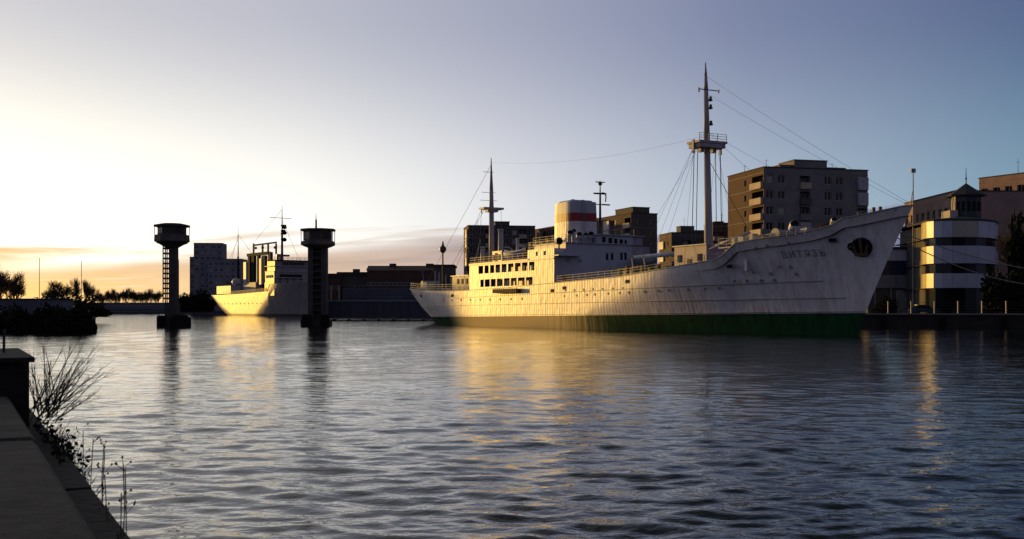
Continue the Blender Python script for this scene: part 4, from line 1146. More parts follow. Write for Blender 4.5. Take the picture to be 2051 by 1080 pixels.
# big brick block behind the foremast
Xc = PX(1530, 198)
big = block('big nine storey brick apartment block directly right of the ship foremast', Xc, 198, 14, 21.0, 15, PZ(335, 198), 9, 'ww.b.ww.b', '.nb', 'panel_grey', 'brick_brown', bleft=('balcony',),
            roofboxes=((6.2, 12.8, .3, 6, 1.5), (3.5, 6.2, .6, 5, .5), (14, 17.5, 2, 6, .5)), bmats=('panel_grey', 'panel_dark', 'balcony'), glaze=((8, 8), (5, 3), (7, 8), (3, 8)), gleft=((8, 3),), seed=5, antennas=((2, 3, 2.0), (16, 4, 1.8), (.6, 9, 1.6)))
# end wing stepping forward in the middle
# long block between funnel and the foremast: sunlit side receding, dark end
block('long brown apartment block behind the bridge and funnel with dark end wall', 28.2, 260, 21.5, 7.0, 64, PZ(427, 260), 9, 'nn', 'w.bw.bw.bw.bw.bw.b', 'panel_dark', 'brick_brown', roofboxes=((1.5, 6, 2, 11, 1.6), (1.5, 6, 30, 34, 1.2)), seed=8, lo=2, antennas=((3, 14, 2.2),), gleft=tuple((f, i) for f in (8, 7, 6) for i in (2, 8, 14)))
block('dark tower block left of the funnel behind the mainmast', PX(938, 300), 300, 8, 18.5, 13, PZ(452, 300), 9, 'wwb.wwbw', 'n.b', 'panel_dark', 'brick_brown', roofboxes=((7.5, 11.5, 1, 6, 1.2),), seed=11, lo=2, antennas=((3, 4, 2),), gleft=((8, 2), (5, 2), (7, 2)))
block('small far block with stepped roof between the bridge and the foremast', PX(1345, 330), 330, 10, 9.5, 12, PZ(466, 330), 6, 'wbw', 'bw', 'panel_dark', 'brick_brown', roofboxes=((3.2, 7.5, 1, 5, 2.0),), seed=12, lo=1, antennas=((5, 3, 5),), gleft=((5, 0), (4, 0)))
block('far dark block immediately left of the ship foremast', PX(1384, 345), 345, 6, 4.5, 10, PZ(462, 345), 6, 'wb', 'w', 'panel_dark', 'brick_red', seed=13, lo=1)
block('small reddish block between the ship foremast and the big brick block', PX(1428, 300), 300, 4, 6, 10, PZ(447, 300), 6, 'bw', 'w', 'brick_red', 'brick_red', seed=14, lo=1, antennas=((1.4, 2, 2), (3, 2, 3)), roofboxes=((1, 3.5, 2, 5, .5),))
# far left slab tower and its lower neighbour
block('tall pale grey slab tower beyond the left bridge tower', PX(388, 600), 600, 4, 15.2, 14, PZ(487, 600), 12, 'wwwww', 'www', 'concrete_blue', 'concrete_blue', seed=15, lo=3, scc=.4)
block('lower grey slab wing leaning on the left edge of the tall slab tower', PX(380, 612), 612, 0, 5, 10, PZ(515, 612), 10, 'ww', 'w', 'concrete_blue', 'concrete_blue', seed=16, lo=3)
block('mid height grey block behind the stern mast of the smaller ship', PX(416, 590), 590, 0, 18, 14, PZ(519, 590), 8, 'wwwwww', 'www', 'concrete_blue', 'concrete_blue', seed=17, lo=3)
# brick warehouse row behind the floating dock
def shed(label, px0, px1, Y, pyt, pye, mat, chims=(), z0=1.6, gable=False, windows=0):
    x0, x1 = PX(px0, Y), PX(px1, Y); zt, ze = PZ(pyt, Y), PZ(pye, Y)
    o = thing('warehouse', label, 'warehouse', (x0, Y, 0)); L = x1 - x0
    MB().box(0, L, 0, 14, z0, ze).build('wall', M[mat], o)
    r = MB()
    if gable:
        r.prism([(0, 0), (L, 0), (L, 14), (0, 14)], ze + .01, ze + .05)
        r.face([(-.4, -.4, ze), (L + .4, -.4, ze), (L + .4, 7, zt), (-.4, 7, zt)]).face([(-.4, 7, zt), (L + .4, 7, zt), (L + .4, 14.4, ze), (-.4, 14.4, ze)]).face([(0, 0, ze), (0, 7, zt), (0, 14, ze)]).face([(L, 0, ze), (L, 14, ze), (L, 7, zt)])
    else: r.box(-.3, L + .3, -.3, 14.3, ze + .01, zt)
    r = r.build('roof', M['brick_red' if gable else 'roof_dark'], o)
    for a, b, py in chims: MB().box(PX(a, Y) - x0, PX(b, Y) - x0, 5, 7.5, ze, PZ(py, Y)).build('chimney', M['brick_red'], r)
    for i in range(windows):
        link('window', wins(1.5, 1.45)[0], o, (L * (i + .5) / windows, -.05, PZ((pye + 604) / 2, Y)), 0)
    return o
shed('long red brick warehouse with two chimneys behind the floating dock', 735, 872, 430, 531, 542, 'brick_red', ((777, 790, 527), (851, 866, 527)), gable=True, windows=16)
shed('low brown shed with one small roof box beside the right bridge tower', 676, 737, 440, 545, 553, 'panel_dark', ((703, 716, 538),), windows=7)
shed('lowest shed right behind the right bridge tower', 650, 682, 436, 548, 556, 'brick_red', windows=3)
shed('flat dark hut on the quay behind the ship stern', 868, 908, 300, 530, 534, 'panel_dark', windows=0)

# far embankment with a low hall
fb = thing('embankment_hall', 'very long low dark hall on the far shore beyond the left bridge tower', 'hall', (PX(120, 641), 641, 0))
Lh = PX(470, 641) - PX(120, 641)
MB().box(0, Lh, 0, 3, -1, PZ(618, 641)).build('embankment_wall', M['dock_low'], fb)
MB().box(0, Lh * .78, 6, 20, 1.6, PZ(606, 641)).build('hall_wall', M['dock_up'], fb)
for i in range(3): MB().box(0, Lh, -.4, 0, PZ(623 - i * 5, 641) - .12, PZ(623 - i * 5, 641) + .12).build('ledge', M['grey_paint'], fb)
ls = thing('long_shed', 'long low blue-grey shed behind the dark left bank', 'shed', (-150, 178, 0))
MB().box(0, 150 + PX(108, 178), 0, 8, 1.1, PZ(600, 178)).build('wall', M['dock_up'], ls)
MB().box(-.3, 150.3 + PX(108, 178), -.3, 8.3, PZ(600, 178) + .003, PZ(598, 178)).build('roof', M['roof_dark'], ls)
for i in range(24): MB().box(i * 3.1, i * 3.1 + .12, -.06, 0, 1.1, PZ(600, 178)).build('wall_rib', M['dock_up'], ls)

# ------------------------------------------------------------------ banded waterside building with lantern turret
pv = thing('waterside_building', 'waterside building with pale banded facade, sunlit corner and small dark lantern turret', 'building', (0, 0, 0))
M['band_white'] = material('pale_cladding', (0.46, 0.48, 0.60), 0.5, 0.12, 0.5)
M['band_blue'] = material('blue_grey_cladding', (0.18, 0.21, 0.25), 0.5, 0.2, 0.5)
YP = 165.0
M['corner_cladding'] = material('cream_corner_cladding', (0.80, 0.68, 0.40), 0.25, 0.08, 0.5, metal=0.6)  # same cladding as the rest; sun's warmth on the corner put into its colour
pz = lambda p: PZ(p, YP)
P = [(PX(a, b), b) for a, b in ((1845, 171.0), (1848, 168.4), (1856, 166.3), (1870, 164.9), (1888, 164.1), (1908, 163.8), (1935, 163.8), (1960, 164.1), (1980, 165.3), (1993, 167.4), (1999, 170.4))]
poly = P + [(P[-1][0] + 1, 186), (P[0][0] + .5, 186)]
bands = [(pz(476), pz(443)), (pz(528), pz(493)), (pz(577), pz(548))]
def scale_poly(pl, d):
    cx_ = sum(p[0] for p in pl) / len(pl); cy_ = sum(p[1] for p in pl) / len(pl)
    return [(cx_ + (p[0] - cx_) * (1 - d), cy_ + (p[1] - cy_) * (1 - d)) for p in pl]
core = scale_poly(poly, .16)
MB().prism(core, 1.6, pz(443) - .3).build('core_wall', M['panel_dark'], pv)
for bi, (z0, z1) in enumerate(bands):
    pl = poly
    for i in range(len(P) - 1):
        a, b = Vector((*P[i], 0)), Vector((*P[i + 1], 0)); d = (b - a).normalized(); nrm = Vector((d.y, -d.x, 0)); n = 1
        for k in range(n):
            p0 = a + (b - a) * (k / n) + d * .02; p1 = a + (b - a) * ((k + 1) / n) - d * .02; q = .35
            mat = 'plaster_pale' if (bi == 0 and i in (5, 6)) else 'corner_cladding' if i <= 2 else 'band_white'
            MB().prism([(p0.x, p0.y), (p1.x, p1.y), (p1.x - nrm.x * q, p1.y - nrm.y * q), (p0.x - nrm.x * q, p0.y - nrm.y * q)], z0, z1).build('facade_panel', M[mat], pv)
    MB().prism(scale_poly(poly, .012), z0 - .06, z0).build('floor_slab', M['roof_dark'], pv)
wz = [(pz(493), pz(476)), (pz(548), pz(528)), (1.8, pz(577))]
for z0, z1 in wz:
    for i in range(len(P) - 1):
        a, b = Vector((*P[i], 0)), Vector((*P[i + 1], 0)); d = (b - a).normalized(); nrm = Vector((d.y, -d.x, 0)); n = 1
        for k in range(n):
            p0 = a + (b - a) * (k / n) + d * .08 - nrm * .45; p1 = a + (b - a) * ((k + 1) / n) - d * .08 - nrm * .45
            MB().prism([(p0.x, p0.y), (p1.x, p1.y), (p1.x - nrm.x * .05, p1.y - nrm.y * .05), (p0.x - nrm.x * .05, p0.y - nrm.y * .05)], z0, z1 - .06).build('window_pane', M['glass_dark'], pv)
MB().prism(scale_poly(poly, -.02), pz(443) + .003, pz(440)).build('cornice', M['roof_dark'], pv)
tx, ty = PX(1935, 171), 171.0
pr = MB().prism(poly, pz(440) + .004, pz(440) + .05)
pr.prism(scale_poly(poly, 0.02), pz(440) + .06, pz(430), top=[(tx + (p[0] - tx) * .30, ty + (p[1] - ty) * .30) for p in poly]); pr.build('hip_roof', M['roof_dark'], pv)
M['turret'] = material('turret_boards', (0.025, 0.035, 0.045), .6, .2, 1)
tr = MB().lathe([(2.15, pz(436)), (2.15, PZ(393, 171))], (tx, ty, 0), 8, phase=pi / 8).build('turret', M['turret'], pv)
trf = MB().lathe([(3.0, PZ(394, 171)), (2.9, PZ(391, 171)), (1.3, PZ(379, 171)), (0.12, PZ(368, 171))], (tx, ty, 0), 8, phase=pi / 8).build('turret_roof', M['roof_dark'], tr)
MB().tube((tx, ty, PZ(369, 171)), (tx, ty, PZ(336, 171)), .09, .03, 6).lathe([(0, -.2), (.2, 0), (0, .2)], (tx, ty, PZ(358, 171)), 8).build('finial', M['dark_metal'], tr)
for j in range(8):
    a = 2 * pi * j / 8
    for q in (-.38, .38):
        w = MB().box(-.03, .04, -.24, .24, -.9, .6).build('turret_window', M['black'] if j != 4 else M['plaster_pale'], tr)  # pale left-facet panes: sunlight on that side put into the colour
        w.location = (tx + cos(a) * 2.0 - sin(a) * q, ty + sin(a) * 2.0 + cos(a) * q, PZ(413, 171)); w.rotation_euler = (0, 0, a)
dm = MB().box(PX(1890, 172), PX(1906, 172), 169.5, 173, pz(440), PZ(424, 172)).build('dormer', M['plaster_pale'], pv)
# low left wing
wg = thing('office_wing', 'low flat-roofed wing with blue window band, between ship bow and the sunlit corner', 'building', (0, 0, 0))
x0, x1 = PX(1740, 180), PX(1850, 180)
wy = 180.0
MB().box(x0, x1, wy + .4, 186, 1.6, PZ(500, wy)).build('core_wall', M['panel_dark'], wg)
for z0, z1, mt in ((PZ(522, wy), PZ(497, wy), 'band_white'), (PZ(577, wy), PZ(551, wy), 'band_blue')):
    for k in range(4): MB().box(x0 + (x1 - x0) * k / 4 + .02, x0 + (x1 - x0) * (k + 1) / 4 - .02, wy, wy + .4, z0, z1).build('facade_panel', M[mt], wg)
M['glass_blue'] = material('blue_glass', (0.02, 0.03, 0.09), .1, spec=.6)
for k in range(8): MB().box(x0 + (x1 - x0) * k / 8 + .06, x0 + (x1 - x0) * (k + 1) / 8 - .06, wy + .2, wy + .25, PZ(550, wy), PZ(523, wy)).build('window_pane', M['glass_blue'], wg)
MB().box(x0, x1, wy - .2, 186, PZ(500, wy) + .003, PZ(497, wy) + .2).build('roof', M['roof_dark'], wg)
railing([(x0, wy, PZ(496, wy)), (x1, wy, PZ(496, wy))], 1.1, 1.2, wg, r=.03)
for k in range(5): MB().box(x0 + 1 + k * 2.6, x0 + 1.2 + k * 2.6, wy + .1, wy + .3, 1.7, PZ(577, wy) - .01).build('column', M['grey_paint'], wg)
MB().box(PX(1796, wy), PX(1845, wy), wy + .25, wy + .35, 1.7, PZ(579, wy) - .2).build('shopfront', M['curtain'], wg)

# pink blocks behind
block('long pinkish block behind the ship bow tip, left of the lantern turret', PX(1812, 208), 208, -88, 22, 12, PZ(408, 208), 5, 'wwwwwwwww', 'ww', 'plaster_pink', 'plaster_pink', seed=21, name='office_building', cat='building', lo=1, scc=.1)
block('taller pinkish block at the right edge of the picture behind dark trees', PX(1961, 205), 205, -61, 30, 14, PZ(358, 205), 7, 'wwwwwwwwwwww', 'www', 'plaster_pink', 'plaster_pink', seed=22, name='office_building', cat='building', lo=1, scc=.3, antennas=((6, 3, 3.2), (9, 3, 1.5)))

# ------------------------------------------------------------------ quay furniture
def quay_edge(x):   # y of the quay face for x on the right-hand quay
    pts = [(15.8, 154), (36, 153), (70, 141), (140, 120)]
    return interp(x, pts)
rl = thing('quay_railing', 'grey metal railing along the quay edge right of the ship bow', 'railing', (0, 0, 0))
postm = MB().box(-.07, .07, -.07, .07, 0, 1.75).box(-.10, .10, -.10, .10, 1.75, 1.82).mesh('post', M['white_rail'])
xs = [48 + i * 2.75 for i in range(13)]
for x in xs: link('post', postm, rl, (x, quay_edge(x) + .4, 1.72))
for z in (.45, .85, 1.25, 1.65):
    mb = MB()
    for a, b in zip(xs[:-1], xs[1:]): mb.tube((a, quay_edge(a) + .4, 1.72 + z), (b, quay_edge(b) + .4, 1.72 + z), .025, n=4)
    mb.build('rail_bar', M['dark_metal'], rl)
mb = MB()
for a, b in zip([15.8, 36, 70], [36, 70, 140]):
    d = Vector((b - a, quay_edge(b) - quay_edge(a), 0)); nn = d.length; d.normalize()
    mb.prism([(a, quay_edge(a) - .25), (b, quay_edge(b) - .25), (b, quay_edge(b) + .9), (a, quay_edge(a) + .9)], 1.724, 1.95)
mb.build('quay_coping', M['concrete'], None); setting(bpy.data.objects[-1]) if False else None
for o in COL.objects:
    if o.name.startswith('quay_coping'): setting(o)
# fenders down the quay face
for i, x in enumerate((50, 57, 64, 71)):
    tag(MB().lathe([(.35, 0), (.35, 1.3)], (x, quay_edge(x) - .42, .1), 10).build('quay_fender', M['black']), None, 'fender', 'black fenders hanging on the right quay face')['label'] = 'round black fender hanging on the shaded quay face, %s from the ship bow' % ('first', 'second', 'third', 'fourth')[i]
fl = thing('flagpole', 'thin pale pole with a lamp head rising behind the ship bow tip', 'pole', (PX(1829, 176), 176, 1.72))
MB().tube((0, 0, 0), (0, 0, PZ(344, 176) - 1.72), .16, .08, 8).build('pole', M['white_rail'], fl)
MB().box(-.35, .35, -.2, .2, PZ(346, 176) - 1.72, PZ(338, 176) - 1.72).build('lamp_head', M['grey_paint'], fl)
lp = thing('floodlight_mast', 'slim floodlight mast on the quay left of the dark tower block', 'lamp mast', (PX(887, 238), 238, 1.6))
hz = PZ(483, 238) - 1.6
MB().tube((0, 0, 0), (0, 0, hz - .6), .22, .14, 8).build('pole', M['rust_metal'], lp)
MB().lathe([(.3, hz - 2.6), (.75, hz - 2.0), (.75, hz - 1.5), (.3, hz - 1.0), (.1, hz)], (0, 0, 0), 10).build('lamp_ring', M['dark_metal'], lp)
# mooring ropes from bow to the quay on the right
M['rope'] = material('mooring_rope', (0.30, 0.27, 0.24), .9)
def rope(a, b, sag, label):
    a = Vector(a); b = Vector(b); pts = [a + (b - a) * (i / 12) - Vector((0, 0, sag * 4 * (i / 12) * (1 - i / 12))) for i in range(13)]
    tag(MB().path(pts, .05, 6).build('mooring_rope', M['rope']), label, 'rope')
bow = H.pt(-3.0, 9.5)
bw_world = (S0X + cos(R(117.6)) * -4.2, S0Y + sin(R(117.6)) * -4.2, 9.6)
rope((bw_world[0] + .4, bw_world[1], 9.0), (PX(2090, 122), 122, PZ(573, 122)), .9, 'lower pale mooring rope running from the ship bow to the right')
rope((bw_world[0] + .4, bw_world[1], 9.6), (PX(2100, 122), 122, PZ(545, 122)), .5, 'upper pale mooring rope running from the ship bow to the right')

# ------------------------------------------------------------------ trees
def bare_tree_mesh(seed, h, spread=.55, twigs=5, trunk_frac=.28, wtw=.05, levels=4):
    """trunk and limbs, and a crown of fine twigs, as two meshes"""
    rng = random.Random(seed); T = MB(); C = MB()
    def twig(p, d, L):
        q = p + d * L; s_ = d.cross(Vector((rng.random() - .5, rng.random() - .5, rng.random() - .5))).normalized() * wtw
        C.face([p - s_, p + s_, q]); return q
    def grow(p, d, L, r, lev):
        bend = Vector((rng.uniform(-1, 1), rng.uniform(-1, 1), rng.uniform(-.1, .9))) * .22
        m = p + d * L * .5; d2 = (d + bend).normalized(); q = m + d2 * L * .5
        (T if lev < 2 else C).tube(p, m, r, r * .82, 5 if lev < 2 else 3, 0, False); (T if lev < 2 else C).tube(m, q, r * .82, r * .62, 5 if lev < 2 else 3, 0, False)
        if lev >= levels:
            for _ in range(twigs):
                dd = (d2 + Vector((rng.uniform(-1, 1), rng.uniform(-1, 1), rng.uniform(-.5, .9))) * .8).normalized(); t0 = p + (q - p) * rng.random()
                e = twig(t0, dd, L * rng.uniform(.6, 1.3))
                for _ in range(2): twig(t0 + (e - t0) * rng.uniform(.3, .9), (dd + Vector((rng.uniform(-1, 1), rng.uniform(-1, 1), rng.uniform(-.6, .8))) * .8).normalized(), L * rng.uniform(.3, .6))
            return
        n = 4 if lev == 0 else 3
        for k in range(n):
            a = 2 * pi * (k + rng.random() * .7) / n; side_ = Vector((cos(a), sin(a), 0)) * spread * rng.uniform(.7, 1.4)
            nd = (d2 + side_ + Vector((0, 0, rng.uniform(-.05, .35)))).normalized()
            grow(p + (q - p) * rng.uniform(.6, 1.0), nd, L * rng.uniform(.58, .82), r * .55, lev + 1)
        grow(q, (d2 + Vector((rng.uniform(-.2, .2), rng.uniform(-.2, .2), .3))).normalized(), L * .75, r * .6, lev + 1)
    grow(Vector((0, 0, 0)), Vector((0, 0, 1)), h * trunk_frac, h * .022, 0)
    return T, C
TREES = []
for i, (sd_, sp_, tf) in enumerate(((1, .55, .27), (2, .45, .30), (3, .65, .24), (4, .3, .34))):
    T, C = bare_tree_mesh(sd_, 10.0, sp_, trunk_frac=tf, wtw=.024)
    hh = max(v[2] for v in C.v) / 10.0
    T.v = [(a / hh, b / hh, c / hh) for a, b, c in T.v]; C.v = [(a / hh, b / hh, c / hh) for a, b, c in C.v]
    TREES.append((T.mesh('trunk', M['bark']), C.mesh('crown', M['bark'])))
def tree(px, Y, ztop, z0, kind, label, group=None, wide=1.0):
    o = thing('bare_tree', label, 'tree', (PX(px, Y), Y, z0), random.random() * 6, group)
    s_ = (ztop - z0) / 10.0; o.scale = (s_ * wide, s_ * wide, s_)
    link('trunk', TREES[kind][0], o); link('crown', TREES[kind][1], o); return o
def bush_mesh(seed, n=2600, rx=1, ry=1, rz=1, leaf=.07):
    rng = random.Random(seed); mb = MB()
    lobes = [(Vector((rng.uniform(-.6, .6), rng.uniform(-.6, .6), rng.uniform(.15, .7))), rng.uniform(.28, .5)) for _ in range(12)]
    for i in range(n):
        c, r = rng.choice(lobes); d = Vector((rng.gauss(0, 1), rng.gauss(0, 1), rng.gauss(0, 1))).normalized() * r * rng.random() ** .4
        p = c + d; p = Vector((p.x * rx, p.y * ry, max(0.02, p.z) * rz))
        a = Vector((rng.uniform(-1, 1), rng.uniform(-1, 1), rng.uniform(-1, 1))).normalized() * leaf * rng.uniform(.6, 1.5); b = a.orthogonal().normalized() * leaf * rng.uniform(.4, 1.0)
        mb.face([p - a, p + b, p + a, p - b])
    st = MB()
    for k in range(6): st.tube((0, 0, 0), (rng.uniform(-.5, .5) * rx, rng.uniform(-.5, .5) * ry, rz * .6), .03, .01, 4)
    return mb, st
BUSH = []
for i in range(3):
    b_, s_ = bush_mesh(30 + i); BUSH.append((b_.mesh('crown', M['leaf_dark']), s_.mesh('trunk', M['bark'])))
def bush(px, Y, z0, sx, sz, kind, label, group=None, cat='bush', name='bush'):
    o = thing(name, label, cat, (PX(px, Y), Y, z0), random.random() * 6, group); o.scale = (sx, sx, sz)
    link('crown', BUSH[kind][0], o); link('trunk', BUSH[kind][1], o); return o

tree(6, 205, PZ(528, 205), 1.15, 0, 'bare tree cut by the left edge of the picture')
tree(30, 212, PZ(541, 212), 1.15, 2, 'small bare tree second from the left edge, over the long shed roof')
tree(122, 230, PZ(560, 230), 1.15, 2, 'broad rounded bare tree on the left bank, widest crown there', wide=1.7)
tree(98, 240, PZ(572, 240), 1.15, 1, 'low bare tree left of the broad rounded crown on the left bank', wide=1.4)
tree(150, 236, PZ(549, 236), 1.15, 3, 'narrow pointed bare tree just right of the broad rounded crown', wide=.55)
tree(168, 228, PZ(553, 228), 1.15, 3, 'slim bare tree near the tip of the left bank, right of the pointed one', wide=.6)
tree(177, 240, PZ(562, 240), 1.15, 1, 'last small bare tree before the open water on the left bank', wide=.8)
for i, (px, sz_, sx_) in enumerate(((60, 2.0, 4.5), (88, 2.6, 5.5), (112, 3.4, 6.5), (135, 3.4, 6.0), (156, 3.0, 5.0), (174, 2.0, 4.0), (186, 1.2, 2.6))):
    bush(px, 205 - i, 1.1, sx_, sz_, i % 3, ['leftmost scrub bush under the left bank trees', 'second scrub bush from the left under the left bank trees', 'scrub bush under the left half of the broad bare crown', 'scrub bush under the right half of the broad bare crown', 'scrub bush at the foot of the pointed bare tree', 'small scrub bush at the foot of the slim bare trees', 'lowest scrub bush at the very tip of the left bank tree line'][i], 'dark scrub along the left bank')
for i, px in enumerate((4, 28, 55, 78, 100, 122, 140, 155, 166)):
    bush(px, 114.5 - .2 * i, -.3, 2.1 if px < 160 else 1.2, 2.9 if px < 150 else 2.5, i % 3, ('leftmost low bush at the water edge, below the long shed', 'low waterside bush second from the left', 'low waterside bush third from the left', 'low waterside bush left of the thin tall pole', 'low waterside bush right of the thin tall pole', 'low waterside bush below the broad bare tree', 'low waterside bush third from the tip of the left bank', 'low waterside bush next to the tip of the left bank', 'small round bush overhanging the water at the tip of the left bank')[i], 'low dark bushes at the water edge')
for i, (px, Y, w_) in enumerate(((158, 113.6, 1.7), (150, 117, 2.0), (169, 117.5, 1.3), (168, 123, 1.5))):
    bush(px, Y, -.3, w_, 2.4, i % 3, ('dark bush hiding the corner of the left bank', 'dark bush just left of the corner of the left bank', 'dark bush on the end face of the left bank', 'rearmost dark bush on the end of the left bank')[i], 'low dark bushes at the water edge')
# far wood on the opposite shore
rng = random.Random(5)
for i in range(17):
    px = 192 + i * 7.9 + rng.uniform(-2, 2)
    tree(px, 690 + rng.uniform(-15, 20), PZ(rng.uniform(575, 585), 690), 1.6, i % 3, ('distant bare tree number %s from the left in the row behind the long low hall' % ('one two three four five six seven eight nine ten eleven twelve thirteen fourteen fifteen sixteen seventeen'.split()[i])), 'distant bare trees between left bank and left bridge tower', wide=.9)
for i, px in enumerate((362, 372, 384, 400, 415)):
    bush(px, 560, 1.5, 6, PZ(592 - i % 2 * 6, 560) - 1.5, i % 3, ('distant bush just right of the left bridge tower foot', 'second distant bush right of the left bridge tower', 'distant bush below the left edge of the slab tower', 'distant bush below the middle of the slab tower', 'distant bush left of the smaller ship stern')[i], 'dark bushes at the foot of the slab tower')
# dense dark trees at the right edge
def dark_tree(px, Y, ztop, r, kind, label):
    o = thing('dark_tree', label, 'tree', (PX(px, Y), Y, 1.7)); s_ = ztop - 1.7
    st = MB().tube((0, 0, 0), (0, 0, s_ * .6), .25, .12, 8).build('trunk', M['bark'], o)
    c = link('crown', BUSH[kind][0], o, (0, 0, s_ * .08)); c.scale = (r, r, s_ * .92)
    T_ = TREES[kind]; k = link('branches', T_[1], o); k.scale = (s_ / 10.0,) * 3
dark_tree(2044, 150, PZ(436, 150), 2.0, 1, 'tall dark tree at the right edge of the picture')
dark_tree(2070, 152, PZ(425, 152), 3.2, 2, 'dark tree cut off by the right edge of the picture')
for i, px in enumerate((2002, 2022, 2045, 2066)): bush(px, 147 - i, 1.7, 2.6, 5.5, i % 3, ['evergreen bush against the banded building corner, leftmost by the railing', 'evergreen bush behind the railing below the tall dark tree', 'evergreen bush behind the railing cut close by the right edge', 'evergreen bush beyond the right picture edge'][i], 'dark bushes behind the railing at the right edge')
for i, px in enumerate((1768, 1782)): bush(px, 160, 1.7, 1.4, 2.4, i % 3, ('small bush behind the first railing post beside the ship stem', 'small bush behind the railing a little right of the ship stem')[i], 'small dark bushes just right of the ship bow')
# parked car behind the railing
M['car_blue'] = material('dark_blue_car_paint', (0.03, 0.06, 0.13), 0.3)
M['tyre'] = material('tyre', (0.02, 0.02, 0.02), 0.9)
car = thing('parked_car', 'small dark blue car parked behind the railing below the sunlit corner', 'car', (PX(1850, 158), 158, 1.72), R(6))
body = MB().prism([(-2.0, -.82), (2.0, -.82), (2.0, .82), (-2.0, .82)], .28, .78, top=[(-1.95, -.80), (1.92, -.80), (1.92, .80), (-1.95, .80)])
body.build('body', M['car_blue'], car)
MB().prism([(-1.5, -.78), (1.05, -.78), (1.05, .78), (-1.5, .78)], .785, 1.34, top=[(-1.1, -.66), (.45, -.66), (.45, .66), (-1.1, .66)]).build('windows', M['glass_dark'], car)
MB().box(-1.08, .43, -.65, .65, 1.343, 1.40).build('car_roof', M['car_blue'], car)
for x in (-1.25, 1.25):
    for y in (-.78, .78): MB().tube((x, y - .1, .31), (x, y + .1, .31), .31, .31, 14).build('wheel', M['tyre'], car)
for y in (-.55, .55): MB().box(1.93, 1.99, y - .16, y + .16, .56, .70).build('headlight', M['white_rail'], car)
# thin poles on the left bank
pm = MB().tube((0, 0, 0), (0, 0, 1), .5, .35, 5).mesh('pole', M['dark_metal'])
for px, Y, py, lb in ((79, 150, 517, 'thin tall pole on the left bank, left of the broad tree'), (163, 225, 522, 'thin pole rising among the slim trees of the left bank'), (358, 560, 520, 'thin distant pole close right of the left bridge tower')):
    o = tag(link('thin_pole', pm, None, (PX(px, Y), Y, 1.1)), lb, 'pole'); o.scale = (Y * .0007, Y * .0007, PZ(py, Y) - 1.1)

# unseen blocks and trees added past the left edge to shade the long ship
def from_sun(w, s):   # w metres across the sunlight, s metres towards the sun
    a = R(SUN_AZ); return (cos(a) * w - sin(a) * s, sin(a) * w + cos(a) * s)
x_, y_ = from_sun(73, 330)
block('wide apartment block beyond the left picture edge, nearer of the two on the left bank', x_, y_, SUN_AZ, 21.3, 12, 22.3, 7, 'wbw.wbw', 'wbw', 'panel_grey', seed=31, z0=1.1)
x_, y_ = from_sun(107.0, 405)
block('narrow apartment block beyond the left picture edge, farther of the two on the left bank', x_, y_, SUN_AZ, 12, 12, 20, 6, 'wbw', 'wbw', 'panel_grey', seed=32, z0=1.1)
for k, (w_, s_, h_) in enumerate(((96, 318, 14), (99, 326, 12), (102, 320, 10))):
    x_, y_ = from_sun(w_, s_); o = tree(0, 300, 1.1 + h_, 1.1, k, ['tall bare tree beyond the left picture edge beside the wide block', 'middle bare tree beyond the left picture edge', 'lowest bare tree beyond the left picture edge'][k], wide=.8); o.location = (x_, y_, 1.1)
# ------------------------------------------------------------------ embankment wall we look along
WR = R(27.0)
M['coping'] = material('coping_stone', (0.095, 0.078, 0.062), 0.9, 0.5, 5.0, bump=.9, bscale=60)
M['coping_dark'] = material('mossy_stone', (0.020, 0.018, 0.016), 0.95, 0.5, 3.0, bump=.6, bscale=20)
wl = thing('embankment_wall', 'low stone embankment wall running away along the near left bank', 'wall', (0, 0, 0), WR)
zw = CH - .55
rng = random.Random(9)
ly = -2.4; i = 0
stone = []
while ly < 8.2:
    L = 2.5; e = rng.uniform(-.006, .006)
    MB().prism([(-.75, ly + .003), (.320, ly + .003), (.320, ly + L - .003), (-.75, ly + L - .003)], zw - .14, zw + e - .02,
               top=[(-.75, ly + .008), (.320, ly + .008), (.320, ly + L - .008), (-.75, ly + L - .008)]).prism(
               [(-.75, ly + .012), (.320, ly + .012), (.320, ly + L - .012), (-.75, ly + L - .012)], zw + e - .02, zw + e,
               top=[(-.73, ly + .03), (.300, ly + .03), (.300, ly + L - .03), (-.73, ly + L - .03)]).build('coping_stone', M['coping'], wl)
    ly += L
ly = -2.4
while ly < 8.2:
    L = 2.5
    MB().prism([(.322, ly + .3), (.62, ly + .3), (.62, ly + L + .29), (.322, ly + L + .29)], zw - .6, zw - .27 + rng.uniform(-.008, .008),
               top=[(.322, ly + .3), (.572, ly + .3), (.572, ly + L + .29), (.322, ly + L + .29)]).build('face_stone', M['coping_dark'], wl)
    ly += L
MB().box(-.7, .60, -2.5, 8.6, -1.5, zw - .6).box(-.7, .318, -2.5, 8.6, zw - .6, zw - .141).build('wall_core', M['coping_dark'], wl)
pb = thing('stone_pier', 'dark square stone pier ending the embankment wall, above the bare shrub', 'pier', (0, 0, 0), WR)
bx = (PX(64, 7.2) + .5093 * 7.2) * .891
MB().box(-1.4, bx - .02, 7.75, 9.6, -1, PZ(722, 7.4)).build('pier_block', M['coping_dark'], pb)
MB().box(-1.45, bx + .01, 7.7, 9.65, PZ(722, 7.4) + .003, PZ(712, 7.4)).build('pier_cap', M['coping_dark'], pb)
tag(MB().box(-.02, .02, -.02, .02, 0, .34).box(-.03, .03, -.03, .03, .34, .37).build('short_post', M['dark_metal']), 'short dark post standing on the stone pier at the left edge', 'post')
sp_ = [o for o in COL.objects if o.name.startswith('short_post')][0]
sp_.location = (PX(8, 7.9), 7.9, PZ(712, 7.4)); sp_.scale = (.35, .35, .45)
tp = MB().prism([(-60, -30), (-.76, -30), (-.76, 9.5), (-60, 9.5)], -1.5, 1.0)
